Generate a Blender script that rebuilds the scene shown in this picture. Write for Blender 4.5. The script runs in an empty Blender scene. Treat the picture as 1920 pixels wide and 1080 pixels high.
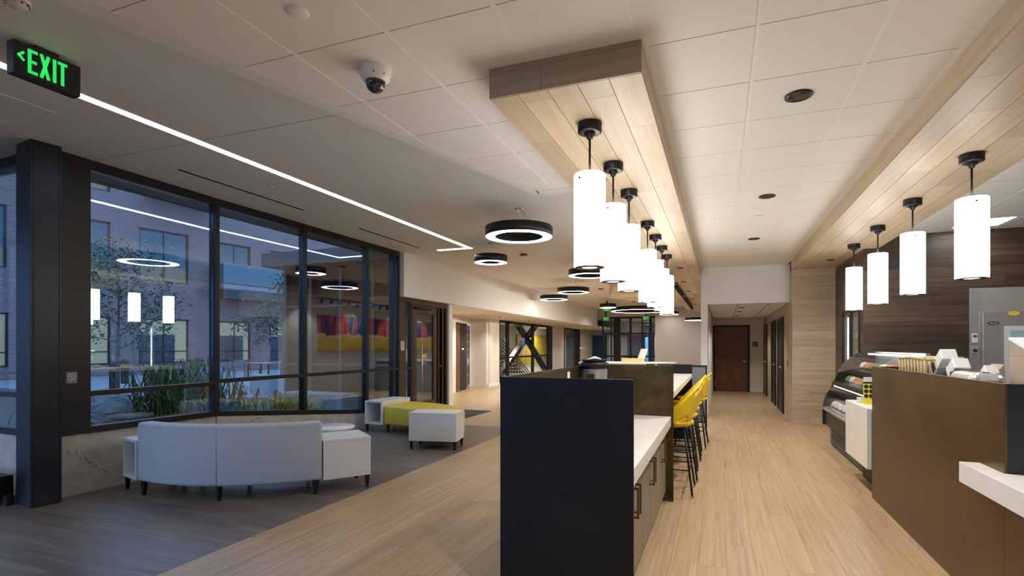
import bpy, math, random
from mathutils import Vector
random.seed(7)
S = bpy.context.scene
COL = S.collection
PI = math.pi

# ------------------------------------------------------------------ camera
cd = bpy.data.cameras.new('camera')
cam = bpy.data.objects.new('camera', cd)
COL.objects.link(cam)
cam.location = (0, 0, 1.48)
cam.rotation_euler = (PI/2, 0, math.radians(20.14))
cd.sensor_width = 36
cd.lens = 976/1920*36
cd.shift_x = -33/1920
cd.shift_y = 109/1920
cd.clip_start = 0.05
cd.clip_end = 300
S.camera = cam
# ------------------------------------------------------------------ world: blue dusk sky
W = bpy.data.worlds.new('dusk_sky')
S.world = W
W.use_nodes = True
bg = W.node_tree.nodes['Background']
bg.inputs[0].default_value = (0.27, 0.50, 1.0, 1)
bg.inputs[1].default_value = 4.0
S.view_settings.view_transform = 'Standard'
S.view_settings.look = 'None'
S.view_settings.gamma = 1
S.view_settings.exposure = 0.12
S.view_settings.use_curve_mapping = False
try:
    S.cycles.use_denoising = True
    S.cycles.max_bounces = 8
    S.cycles.diffuse_bounces = 4
    S.cycles.glossy_bounces = 4
    S.cycles.transparent_max_bounces = 16
    S.cycles.sample_clamp_indirect = 4
    S.cycles.caustics_reflective = False
    S.cycles.caustics_refractive = False
except Exception:
    pass
# strengths of the lamps in the place
PENDANT = 8.8
STRIP = 9.0
RING = 13.0
SPOT = 140.0

# ------------------------------------------------------------------ materials
M = {}
def base(name):
    m = bpy.data.materials.new(name)
    m.use_nodes = True
    n = m.node_tree.nodes
    n.clear()
    o = n.new('ShaderNodeOutputMaterial')
    p = n.new('ShaderNodeBsdfPrincipled')
    m.node_tree.links.new(p.outputs[0], o.inputs[0])
    M[name] = m
    return m, n, m.node_tree.links, p, o

def mat(name, col, rough=.5, metal=0., var=0., vscale=6., bump=0., bscale=60., emit=0., stretch=(1, 1, 1), spec=.5, ecol=None):
    m, n, l, p, o = base(name)
    p.inputs['Roughness'].default_value = rough
    p.inputs['Metallic'].default_value = metal
    p.inputs['Specular IOR Level'].default_value = spec
    p.inputs['Base Color'].default_value = (*col, 1)
    geo = n.new('ShaderNodeNewGeometry')
    if var:
        mp = n.new('ShaderNodeMapping')
        mp.inputs['Scale'].default_value = stretch
        l.new(geo.outputs['Position'], mp.inputs[0])
        nz = n.new('ShaderNodeTexNoise')
        nz.inputs['Scale'].default_value = vscale
        nz.inputs['Detail'].default_value = 6
        nz.inputs['Roughness'].default_value = .62
        l.new(mp.outputs[0], nz.inputs['Vector'])
        r = n.new('ShaderNodeValToRGB')
        r.color_ramp.elements[0].position = .3
        r.color_ramp.elements[1].position = .72
        r.color_ramp.elements[0].color = (*[max(0, c*(1-var)) for c in col], 1)
        r.color_ramp.elements[1].color = (*[min(1, c*(1+var)) for c in col], 1)
        l.new(nz.outputs[0], r.inputs[0])
        l.new(r.outputs[0], p.inputs['Base Color'])
    if bump:
        nb = n.new('ShaderNodeTexNoise')
        nb.inputs['Scale'].default_value = bscale
        nb.inputs['Detail'].default_value = 4
        l.new(geo.outputs['Position'], nb.inputs['Vector'])
        b = n.new('ShaderNodeBump')
        b.inputs['Strength'].default_value = bump
        b.inputs['Distance'].default_value = .01
        l.new(nb.outputs[0], b.inputs['Height'])
        l.new(b.outputs[0], p.inputs['Normal'])
    if emit:
        p.inputs['Emission Color'].default_value = (*(ecol or col), 1)
        p.inputs['Emission Strength'].default_value = emit
    return m

def wood(name, cols, axis, rough=.45, grain=1., tone=.16, lng=.7, crs=22.):
    """grain streaks along one world axis, each loose board with its own tone"""
    m, n, l, p, o = base(name)
    p.inputs['Roughness'].default_value = rough
    geo = n.new('ShaderNodeNewGeometry')
    oi = n.new('ShaderNodeObjectInfo')
    add = n.new('ShaderNodeMath'); add.operation = 'ADD'
    l.new(geo.outputs['Random Per Island'], add.inputs[0]); l.new(oi.outputs['Random'], add.inputs[1])
    fr = n.new('ShaderNodeMath'); fr.operation = 'FRACT'; l.new(add.outputs[0], fr.inputs[0])
    off = n.new('ShaderNodeMath'); off.operation = 'MULTIPLY'; off.inputs[1].default_value = 37.
    l.new(fr.outputs[0], off.inputs[0])
    va = n.new('ShaderNodeVectorMath'); va.operation = 'ADD'
    l.new(geo.outputs['Position'], va.inputs[0]); l.new(off.outputs[0], va.inputs[1])
    mp = n.new('ShaderNodeMapping')
    sc = [crs, crs, crs]; sc['xyz'.index(axis)] = lng
    mp.inputs['Scale'].default_value = sc
    l.new(va.outputs[0], mp.inputs[0])
    nz = n.new('ShaderNodeTexNoise'); nz.inputs['Scale'].default_value = 1.; nz.inputs['Detail'].default_value = 8
    nz.inputs['Roughness'].default_value = .68; nz.inputs['Distortion'].default_value = .6
    l.new(mp.outputs[0], nz.inputs['Vector'])
    r = n.new('ShaderNodeValToRGB')
    e = r.color_ramp.elements
    e[0].position = .5-.22/grain if grain >= 1 else .25
    e[1].position = .72
    e[0].color = (*cols[0], 1); e[1].color = (*cols[-1], 1)
    if len(cols) > 2:
        k = e.new(.5); k.color = (*cols[1], 1)
    l.new(nz.outputs[0], r.inputs[0])
    hs = n.new('ShaderNodeHueSaturation')
    mr = n.new('ShaderNodeMapRange')
    mr.inputs['To Min'].default_value = 1-tone; mr.inputs['To Max'].default_value = 1+tone
    l.new(fr.outputs[0], mr.inputs[0]); l.new(mr.outputs[0], hs.inputs['Value'])
    l.new(r.outputs[0], hs.inputs['Color']); l.new(hs.outputs[0], p.inputs['Base Color'])
    b = n.new('ShaderNodeBump'); b.inputs['Strength'].default_value = .08; b.inputs['Distance'].default_value = .004
    l.new(nz.outputs[0], b.inputs['Height']); l.new(b.outputs[0], p.inputs['Normal'])
    return m

def glass(name, tint=(.86, .93, .95), f0=.12, rough=.0):
    m = bpy.data.materials.new(name); m.use_nodes = True
    n = m.node_tree.nodes; l = m.node_tree.links; n.clear()
    o = n.new('ShaderNodeOutputMaterial')
    t = n.new('ShaderNodeBsdfTransparent'); t.inputs[0].default_value = (*tint, 1)
    g = n.new('ShaderNodeBsdfGlossy'); g.inputs['Roughness'].default_value = rough
    g.inputs[0].default_value = (.95, .97, 1, 1)
    geo = n.new('ShaderNodeNewGeometry')
    dt = n.new('ShaderNodeVectorMath'); dt.operation = 'DOT_PRODUCT'
    l.new(geo.outputs['Normal'], dt.inputs[0]); l.new(geo.outputs['Incoming'], dt.inputs[1])
    ab = n.new('ShaderNodeMath'); ab.operation = 'ABSOLUTE'; l.new(dt.outputs['Value'], ab.inputs[0])
    iv = n.new('ShaderNodeMath'); iv.operation = 'SUBTRACT'; iv.inputs[0].default_value = 1; l.new(ab.outputs[0], iv.inputs[1])
    pw = n.new('ShaderNodeMath'); pw.operation = 'POWER'; pw.inputs[1].default_value = 5; l.new(iv.outputs[0], pw.inputs[0])
    mr = n.new('ShaderNodeMapRange'); mr.inputs['To Min'].default_value = f0; mr.inputs['To Max'].default_value = 1
    l.new(pw.outputs[0], mr.inputs[0])
    mx = n.new('ShaderNodeMixShader')
    l.new(mr.outputs[0], mx.inputs[0]); l.new(t.outputs[0], mx.inputs[1]); l.new(g.outputs[0], mx.inputs[2])
    l.new(mx.outputs[0], o.inputs[0])
    M[name] = m
    return m

def steel(name, col, rough=.38, metal=.85, var=.5, blotch=2.2):
    m, n, l, p, o = base(name)
    p.inputs['Metallic'].default_value = metal
    geo = n.new('ShaderNodeNewGeometry')
    nz = n.new('ShaderNodeTexNoise'); nz.inputs['Scale'].default_value = blotch; nz.inputs['Detail'].default_value = 9
    nz.inputs['Roughness'].default_value = .7
    l.new(geo.outputs['Position'], nz.inputs['Vector'])
    r = n.new('ShaderNodeValToRGB')
    r.color_ramp.elements[0].position = .32; r.color_ramp.elements[1].position = .75
    r.color_ramp.elements[0].color = (*[c*(1-var) for c in col], 1)
    r.color_ramp.elements[1].color = (*[c*(1+var) for c in col], 1)
    l.new(nz.outputs[0], r.inputs[0]); l.new(r.outputs[0], p.inputs['Base Color'])
    mr = n.new('ShaderNodeMapRange'); mr.inputs['To Min'].default_value = rough-.1; mr.inputs['To Max'].default_value = rough+.14
    l.new(nz.outputs[0], mr.inputs[0]); l.new(mr.outputs[0], p.inputs['Roughness'])
    return m

def painting(name):
    """bands of loose brush colour: upright strokes on top, a broken white band, yellow, grey"""
    m, n, l, p, o = base(name)
    p.inputs['Roughness'].default_value = .6
    geo = n.new('ShaderNodeNewGeometry')
    mp = n.new('ShaderNodeMapping'); mp.inputs['Scale'].default_value = (1, 1.3, .22)
    l.new(geo.outputs['Position'], mp.inputs[0])
    nz = n.new('ShaderNodeTexNoise'); nz.inputs['Scale'].default_value = 1.6; nz.inputs['Detail'].default_value = 4
    l.new(mp.outputs[0], nz.inputs['Vector'])
    r = n.new('ShaderNodeValToRGB'); r.color_ramp.interpolation = 'EASE'
    stops = [(.34, (.02, .10, .30)), (.41, (.30, .03, .16)), (.45, (.70, .04, .05)), (.49, (.85, .28, .14)), (.52, (.55, .03, .08)), (.555, (.85, .36, .25)), (.59, (.02, .14, .34)), (.66, (.05, .30, .35))]
    e = r.color_ramp.elements
    e[0].position, e[0].color = stops[0][0], (*stops[0][1], 1)
    e[1].position, e[1].color = stops[-1][0], (*stops[-1][1], 1)
    for q, c in stops[1:-1]:
        k = e.new(q); k.color = (*c, 1)
    l.new(nz.outputs[0], r.inputs[0])
    n2 = n.new('ShaderNodeTexNoise'); n2.inputs['Scale'].default_value = 2.3; n2.inputs['Detail'].default_value = 5
    l.new(geo.outputs['Position'], n2.inputs['Vector'])
    sx = n.new('ShaderNodeSeparateXYZ'); l.new(geo.outputs['Position'], sx.inputs[0])
    zz = n.new('ShaderNodeMath'); zz.operation = 'MULTIPLY_ADD'; zz.inputs[1].default_value = .35
    l.new(n2.outputs[0], zz.inputs[0]); l.new(sx.outputs['Z'], zz.inputs[2])
    mr = n.new('ShaderNodeMapRange'); mr.inputs['From Min'].default_value = 1.3+.17; mr.inputs['From Max'].default_value = 2.45+.17
    l.new(zz.outputs[0], mr.inputs[0])
    low = n.new('ShaderNodeValToRGB'); low.color_ramp.interpolation = 'EASE'
    e = low.color_ramp.elements
    e[0].position, e[0].color = 0, (.45, .40, .10, 1)
    e[1].position, e[1].color = .5, (.85, .72, .55, 1)
    k = e.new(.12); k.color = (.80, .58, .04, 1)
    k = e.new(.36); k.color = (.85, .62, .05, 1)
    l.new(mr.outputs[0], low.inputs[0])
    st = n.new('ShaderNodeMath'); st.operation = 'GREATER_THAN'; st.inputs[1].default_value = .49
    l.new(mr.outputs[0], st.inputs[0])
    mx = n.new('ShaderNodeMix'); mx.data_type = 'RGBA'
    l.new(st.outputs[0], mx.inputs['Factor']); l.new(low.outputs[0], mx.inputs['A']); l.new(r.outputs[0], mx.inputs['B'])
    l.new(mx.outputs['Result'], p.inputs['Base Color'])
    return m

def brickmat(name):
    m, n, l, p, o = base(name)
    p.inputs['Roughness'].default_value = .85
    tc = n.new('ShaderNodeTexCoord')
    mp = n.new('ShaderNodeMapping'); mp.inputs['Rotation'].default_value = (PI/2, 0, 0)
    l.new(tc.outputs['Object'], mp.inputs[0])
    b = n.new('ShaderNodeTexBrick')
    b.inputs['Color1'].default_value = (.155, .092, .080, 1); b.inputs['Color2'].default_value = (.115, .070, .064, 1)
    b.inputs['Mortar'].default_value = (.19, .145, .13, 1); b.inputs['Scale'].default_value = 1
    b.inputs['Brick Width'].default_value = .3; b.inputs['Row Height'].default_value = .1; b.inputs['Mortar Size'].default_value = .012
    l.new(mp.outputs[0], b.inputs['Vector']); l.new(b.outputs[0], p.inputs['Base Color'])
    return m

mat('tile', (.80, .78, .75), .9, bump=.04, bscale=350)
mat('grid', (.82, .81, .79), .6)
mat('plenum', (.25, .25, .25), .9)
mat('drywall', (.74, .73, .71), .85, var=.02, vscale=2)
mat('wallwhite', (.78, .77, .74), .85, var=.02, vscale=2)
mat('wallbeige', (.72, .66, .58), .85, var=.03, vscale=2)
mat('wallmauve', (.62, .55, .52), .85)
wood('floor_wood', [(.31, .20, .105), (.43, .295, .165), (.54, .39, .235)], 'y', .38, tone=.05, crs=34, lng=.9)
mat('subfloor', (.20, .13, .07), .8)
wood('dark_floor_wood', [(.085, .070, .062), (.155, .128, .112), (.235, .20, .178)], 'x', .36, tone=.14, crs=16)
wood('oak_y', [(.46, .35, .22), (.53, .415, .275), (.60, .48, .335)], 'y', .5, tone=.15, crs=18)
wood('oak_x_shaded', [(.30, .225, .155), (.36, .28, .20), (.42, .33, .245)], 'x', .5, tone=.08, crs=18)  # soffit front: the same oak with its shade mixed into the colour
wood('pillar_oak', [(.36, .26, .16), (.47, .36, .23), (.56, .44, .30)], 'x', .5, tone=.10)
wood('dark_oak_x', [(.030, .018, .010), (.060, .037, .021), (.105, .068, .040)], 'x', .42, tone=.28)
wood('dark_oak_y', [(.040, .025, .014), (.07, .044, .025), (.11, .072, .042)], 'y', .42, tone=.18)
wood('door_cherry', [(.10, .030, .013), (.15, .050, .022), (.20, .075, .035)], 'z', .4, tone=.05, lng=1.2, crs=16)
steel('blackened_steel', (.011, .0095, .009), .45, .25)
M['blackened_steel'].node_tree.nodes['Principled BSDF'].inputs['Specular IOR Level'].default_value = .3
steel('column_steel', (.032, .035, .046), .34, .55, .25)
mat('black_metal', (.014, .013, .013), .42, .35)
mat('bronze_frame', (.016, .013, .011), .4, .4)
mat('brown_frame', (.070, .036, .022), .4, .4)
mat('black_matte', (.012, .012, .012), .7)
mat('rubber', (.02, .02, .02), .8)
mat('quartz', (.80, .78, .74), .25, var=.05, vscale=5)
mat('laminate_white', (.78, .77, .75), .4, var=.04, vscale=3, stretch=(1, 1, 18))
mat('cab_taupe', (.20, .165, .125), .45)
mat('fabric_grey', (.50, .52, .54), .95, var=.10, vscale=140, bump=.25, bscale=420)
mat('vinyl_yellow', (.76, .56, .05), .45, var=.04, vscale=5)
mat('plastic_yellow', (.80, .57, .02), .38)
mat('yellow_edge', (.84, .74, .34), .4)
mat('chrome', (.70, .70, .70), .15, 1.)
mat('stainless', (.62, .61, .59), .33, .75, var=.06, vscale=3, stretch=(1, 1, 30))
mat('stainless_dull', (.46, .45, .44), .4, .7, var=.06, vscale=3)
mat('brass', (.78, .58, .30), .3, .6)
mat('aged_brass', (.20, .155, .085), .4, .9)
mat('white_plastic', (.80, .79, .75), .4)
mat('white_gloss', (.82, .82, .82), .25)
mat('dome_black', (.01, .01, .012), .04, 0, spec=1.)
mat('shade_glow', (1, .97, .92), .5, emit=PENDANT, ecol=(1, .98, .945))
mat('strip_glow', (1, 1, 1), .5, emit=STRIP, ecol=(.88, .94, 1))
mat('ring_glow', (1, 1, 1), .5, emit=RING, ecol=(1, .96, .90))
mat('lamp_glow', (1, 1, 1), .5, emit=1.6, ecol=(1, .93, .82))
mat('troffer_glow', (1, 1, 1), .5, emit=13., ecol=(.97, .98, 1))
mat('exit_green', (.02, .7, .12), .5, emit=.75, ecol=(.02, .80, .13))
mat('exit_green_dim', (.01, .35, .07), .5, emit=.22, ecol=(.02, .80, .16))
mat('case_led', (1, 1, 1), .5, emit=7., ecol=(.95, .97, 1))
mat('exit_white', (.8, .9, .8), .5, emit=.2)
mat('red_plastic', (.45, .02, .02), .4)
mat('green_plastic', (.02, .50, .12), .4)
mat('concrete', (.46, .43, .39), .85, var=.22, vscale=4, bump=.5, bscale=9)
mat('concrete_out', (.22, .21, .20), .85, var=.12, vscale=3)
mat('teal', (.015, .22, .27), .6)
mat('mulch', (.035, .026, .02), .95, var=.4, vscale=8)
mat('paving', (.20, .19, .18), .85, var=.08, vscale=2)
mat('stone', (.14, .12, .105), .85, var=.35, vscale=5, bump=.6, bscale=12)
mat('leaf_green', (.075, .13, .03), .6, var=.5, vscale=20)
mat('leaf_pale', (.13, .17, .05), .6, var=.5, vscale=20)
mat('leaf_tree', (.05, .075, .035), .6, var=.5, vscale=9)
mat('leaf_yellow', (.22, .17, .015), .7, var=.4, vscale=25)
mat('bark', (.12, .10, .08), .9, var=.3, vscale=20)
mat('lit_room', (.10, .10, .07), .6, emit=.30, ecol=(.62, .66, .44))
mat('lit_room_warm', (.08, .07, .045), .6, emit=.12, ecol=(.55, .50, .28))
mat('room_dark', (.03, .035, .04), .3)
mat('blue_glassy', (.02, .045, .05), .2)
mat('balcony_glass', (.05, .085, .09), .35)
mat('metal_grey', (.16, .16, .16), .5, .5)
mat('panel_grey', (.23, .24, .27), .6)
mat('poster_dark', (.05, .035, .02), .5, var=.5, vscale=7)
mat('poster_blue', (.06, .08, .28), .5, var=.3, vscale=5)
mat('mural_yellow', (.55, .40, .02), .6, var=.45, vscale=10)
mat('gold', (.80, .52, .03), .4)
mat('purple', (.10, .10, .45), .5)
mat('basket_wood', (.58, .42, .20), .6)
mat('cardboard', (.42, .33, .25), .8)
mat('paper', (.80, .80, .82), .8)
mat('navy', (.02, .04, .16), .4)
mat('sticker_yellow', (.80, .70, .05), .5)
mat('food_white', (.70, .68, .62), .6, var=.3, vscale=30)
mat('food_orange', (.60, .24, .05), .6, var=.4, vscale=30)
mat('food_brown', (.36, .17, .06), .6, var=.4, vscale=30)
mat('food_green', (.10, .28, .04), .6, var=.4, vscale=30)
mat('bottle_green', (.05, .35, .15), .3)
mat('bottle_red', (.45, .04, .03), .3)
mat('bottle_clear', (.55, .58, .62), .2)
mat('blue_water', (.03, .10, .30), .4)
mat('mat_grey', (.06, .055, .055), .95, var=.2, vscale=60)
mat('fridge_glass_in', (.30, .42, .46), .25, emit=.12, ecol=(.5, .75, .85))
mat('wing_metal', (.02, .018, .018), .6)
mat('dark_window', (.006, .0055, .005), .7, spec=.05)
mat('night_blue', (.02, .06, .20), .3)
mat('blue_slot', (.1, .3, .6), .5, emit=.3, ecol=(.2, .5, 1))
mat('panel_light', (.62, .61, .58), .5)
mat('pale_blue', (.40, .50, .58), .5)
glass('window_glass', (.88, .94, .96), .095)
glass('clear_glass', (.95, .97, .97), .04)
painting('mural_paint')
brickmat('brick')
mat('lintel_brick', (.17, .10, .09), .85)
steel('lit_steel_warm', (.15, .088, .034), .36, .8, .35)  # same steel as the front plate, warm aisle light put into its colour
steel('lit_steel_olive', (.10, .078, .034), .42, .8, .5, 5)  # again the same steel, coloured lighter as the light shows it

# ------------------------------------------------------------------ mesh helper
class MB:
    def __init__(s):
        s.v = []; s.f = []; s.sm = []
    def add(s, vs, fs, sm=False):
        o = len(s.v); s.v += [tuple(p) for p in vs]
        for f in fs:
            s.f.append([o+i for i in f]); s.sm.append(sm)
        return s
    def box(s, x0, x1, y0, y1, z0, z1):
        x0, x1 = min(x0, x1), max(x0, x1); y0, y1 = min(y0, y1), max(y0, y1); z0, z1 = min(z0, z1), max(z0, z1)
        return s.add([(x0, y0, z0), (x1, y0, z0), (x1, y1, z0), (x0, y1, z0), (x0, y0, z1), (x1, y0, z1), (x1, y1, z1), (x0, y1, z1)],
                     [(0, 3, 2, 1), (4, 5, 6, 7), (0, 1, 5, 4), (1, 2, 6, 5), (2, 3, 7, 6), (3, 0, 4, 7)])
    def prism(s, poly, z0, z1):
        """poly counter-clockwise in XY; z0/z1 numbers or lists"""
        n = len(poly)
        a = z0 if isinstance(z0, (list, tuple)) else [z0]*n
        b = z1 if isinstance(z1, (list, tuple)) else [z1]*n
        vs = [(p[0], p[1], a[i]) for i, p in enumerate(poly)]+[(p[0], p[1], b[i]) for i, p in enumerate(poly)]
        return s.add(vs, [tuple(range(n-1, -1, -1)), tuple(range(n, 2*n))]+[(i, (i+1) % n, n+(i+1) % n, n+i) for i in range(n)])
    def wallbox(s, A, B, z0, z1, t, side=0.):
        """upright slab along A-B; t thick; side shifts it sideways"""
        d = Vector((B[0]-A[0], B[1]-A[1])); d.normalize(); nn = Vector((-d.y, d.x))
        a = nn*(side-t/2); b = nn*(side+t/2)
        P = [(A[0]+a.x, A[1]+a.y), (B[0]+a.x, B[1]+a.y), (B[0]+b.x, B[1]+b.y), (A[0]+b.x, A[1]+b.y)]
        if isinstance(z0, (list, tuple)): z0 = [z0[0], z0[1], z0[1], z0[0]]
        if isinstance(z1, (list, tuple)): z1 = [z1[0], z1[1], z1[1], z1[0]]
        return s.prism(P, z0, z1)
    def cyl(s, c, r, z0, z1, n=24, r2=None, caps=True):
        r2 = r if r2 is None else r2
        vs = [(c[0]+r*math.cos(2*PI*i/n), c[1]+r*math.sin(2*PI*i/n), z0) for i in range(n)]
        vs += [(c[0]+r2*math.cos(2*PI*i/n), c[1]+r2*math.sin(2*PI*i/n), z1) for i in range(n)]
        o = len(s.v)
        s.add(vs, [(i, (i+1) % n, n+(i+1) % n, n+i) for i in range(n)], True)
        if caps:
            s.f += [[o+i for i in range(n-1, -1, -1)], [o+n+i for i in range(n)]]; s.sm += [False, False]
        return s
    def lathe(s, c, prof, n=24, smooth=True):
        """prof: list of (r, z)"""
        vs = []
        for r, z in prof:
            vs += [(c[0]+r*math.cos(2*PI*i/n), c[1]+r*math.sin(2*PI*i/n), z) for i in range(n)]
        fs = []
        for k in range(len(prof)-1):
            for i in range(n):
                j = (i+1) % n
                fs.append((k*n+i, k*n+j, (k+1)*n+j, (k+1)*n+i))
        return s.add(vs, fs, smooth)
    def tube(s, pts, r, n=8):
        pts = [Vector(p) for p in pts]
        rings = []
        for i, p in enumerate(pts):
            a = pts[max(i-1, 0)]; b = pts[min(i+1, len(pts)-1)]
            t = (b-a).normalized()
            u = t.cross(Vector((0, 0, 1)))
            if u.length < 1e-3: u = Vector((1, 0, 0))
            u.normalize(); w = t.cross(u)
            rr = r[i] if isinstance(r, (list, tuple)) else r
            rings.append([p+u*(rr*math.cos(2*PI*k/n))+w*(rr*math.sin(2*PI*k/n)) for k in range(n)])
        o = len(s.v)
        vs = [q for g in rings for q in g]
        fs = []
        for i in range(len(rings)-1):
            for k in range(n):
                fs.append((i*n+k, i*n+(k+1) % n, (i+1)*n+(k+1) % n, (i+1)*n+k))
        s.add(vs, fs, True)
        m = len(rings)-1
        s.f += [[o+k for k in range(n-1, -1, -1)], [o+m*n+k for k in range(n)]]; s.sm += [False, False]
        return s
    def bar(s, a, b, w, h=None):
        """square bar from a to b"""
        h = h or w
        a, b = Vector(a), Vector(b); t = (b-a).normalized()
        u = t.cross(Vector((0, 0, 1)))
        if u.length < 1e-3: u = Vector((1, 0, 0))
        u.normalize(); q = u.cross(t)
        vs = []
        for p in (a, b):
            for (i, j) in ((-1, -1), (1, -1), (1, 1), (-1, 1)):
                vs.append(p+u*(i*w/2)+q*(j*h/2))
        return s.add(vs, [(0, 3, 2, 1), (4, 5, 6, 7), (0, 1, 5, 4), (1, 2, 6, 5), (2, 3, 7, 6), (3, 0, 4, 7)])
    def mesh(s, name, m):
        me = bpy.data.meshes.new(name)
        me.from_pydata(s.v, [], s.f)
        me.polygons.foreach_set('use_smooth', s.sm)
        if m: me.materials.append(M[m])
        me.update()
        return me
    def build(s, name, m, parent=None, bevel=0, seg=2):
        return link(name, s.mesh(name, m), parent, bevel, seg)

def link(name, me, parent=None, bevel=0, seg=2):
    o = bpy.data.objects.new(name, me)
    COL.objects.link(o)
    if parent: o.parent = parent
    if bevel:
        b = o.modifiers.new('edge', 'BEVEL'); b.width = bevel; b.segments = seg; b.limit_method = 'ANGLE'; b.angle_limit = .7
    return o
def tag(o, label=None, cat=None, group=None, kind=None):
    if label: o['label'] = label
    if cat: o['category'] = cat
    if group: o['group'] = group
    if kind: o['kind'] = kind
    return o
def thing(name, label, cat, loc=(0, 0, 0), rz=0., group=None):
    o = bpy.data.objects.new(name, None); COL.objects.link(o)
    o.empty_display_size = .1
    o.location = loc; o.rotation_euler = (0, 0, rz)
    return tag(o, label, cat, group)
def struct(name, label, loc=(0, 0, 0)):
    o = bpy.data.objects.new(name, None); COL.objects.link(o)
    o.empty_display_size = .1; o.location = loc
    return tag(o, label, kind='structure')
def copy_tree(o, parent=None):
    c = o.copy(); COL.objects.link(c); c.parent = parent
    for ch in list(o.children): copy_tree(ch, c)
    return c
def box(name, m, parent, *b, bevel=0):
    return MB().box(*b).build(name, m, parent, bevel)
def clip(poly, a, b, c):
    """keep a*x+b*y<=c"""
    out = []
    for i in range(len(poly)):
        p, q = poly[i], poly[(i+1) % len(poly)]
        dp, dq = a*p[0]+b*p[1]-c, a*q[0]+b*q[1]-c
        if dp <= 0: out.append(p)
        if dp*dq < 0:
            t = dp/(dp-dq); out.append((p[0]+t*(q[0]-p[0]), p[1]+t*(q[1]-p[1])))
    return out
CS, SN = math.cos(math.radians(20.14)), math.sin(math.radians(20.14))
def rank(x, y):
    """how large a floor piece shows: near and within the frame first"""
    d = -x*SN+y*CS; lat = x*CS+y*SN
    if d < 1.2 or abs(lat/d+.03) > 1.05: return 1e6+d
    return d

# ================================================================== FLOORS
XD = -3.42      # where the dark boards stop
YD = 8.80
fl = tag(MB().box(-12, 6, -5, 3.4, -.05, -.009).box(-6.4, 6, 3.4, 11, -.05, -.009).box(-9.3, 6, 11, 34, -.05, -.009).build('floor', 'subfloor'), 'floor of pale oak boards running down the aisle', kind='structure')
me_plank = MB().box(-.5, .5, -.5, .5, -.008, 0).mesh('plank', 'floor_wood')
cells = []
PW, PL = .182, 1.22
def tan_cells(x0, x1, y0, y1):
    i0 = math.floor((x0-XD)/PW)
    i1 = math.ceil((x1-XD)/PW)
    for i in range(i0, i1):
        a = max(x0, XD+i*PW); b = min(x1, XD+(i+1)*PW)
        if b-a < .01: continue
        off = ((i*7) % 11)/11*PL
        y = y0-off
        while y < y1:
            c, d = max(y0, y), min(y1, y+PL)
            if d-c > .01: cells.append((a, b, c, d))
            y += PL
tan_cells(XD, 2.02, .6, YD)
tan_cells(-6.3, 2.02, YD, 11.0)
tan_cells(-9, 2.02, 11.0, 18.3)
def lay(cells, me, parent, g=.0005):
    cells.sort(key=lambda c: rank((c[0]+c[1])/2, (c[2]+c[3])/2))
    for a, b, c, d in cells[:300]:
        o = link('plank', me, parent)
        o.location = ((a+b)/2, (c+d)/2, 0); o.scale = (b-a-2*g, d-c-2*g, 1)
    return cells[300:]
rest = lay(cells, me_plank, fl)
mb = MB()
for a, b, c, d in rest: mb.box(a+.0004, b-.0004, c+.0004, d-.0004, -.008, 0)
mb.box(XD, 6, -5, .6, -.008, 0); mb.box(-9, 6, 18.3, 34, -.008, 0)
tag(mb.build('far_planks', 'floor_wood', fl), kind='stuff')
# dark boards by the window, laid crosswise
fd = tag(MB().box(-12, XD, -5, 3.4, -.009, -.0085).box(-6.3, XD, 3.4, YD, -.009, -.0085).build('floor_lounge', 'plenum'), 'floor of dark grey brown boards under the lounge seats', kind='structure')
me_dark = MB().box(-.5, .5, -.5, .5, -.008, 0).mesh('plank', 'dark_floor_wood')
cells = []
y = .5; k = 0
while y < YD-.01:
    y1 = min(y+PW, YD)
    x = -12+((k*5) % 9)/9*PL-PL
    while x < XD:
        a, b = max(-12, x), min(XD, x+PL)
        if y > 3.3: a = max(a, -6.25)
        if b-a > .01: cells.append((a, b, y, y1))
        x += PL
    y += PW; k += 1
rest = lay(cells, me_dark, fd)
mb = MB()
for a, b, c, d in rest: mb.box(a+.0008, b-.0008, c+.0008, d-.0008, -.008, 0)
mb.box(-12, XD, -5, .5, -.008, 0)
tag(mb.build('far_planks', 'dark_floor_wood', fd), kind='stuff')
tag(box('door_mat', 'mat_grey', None, -6.0, -4.9, 9.36, 10.85, 0, .006), 'charcoal walk-off mat in front of the bronze glass door', 'mat')

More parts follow.
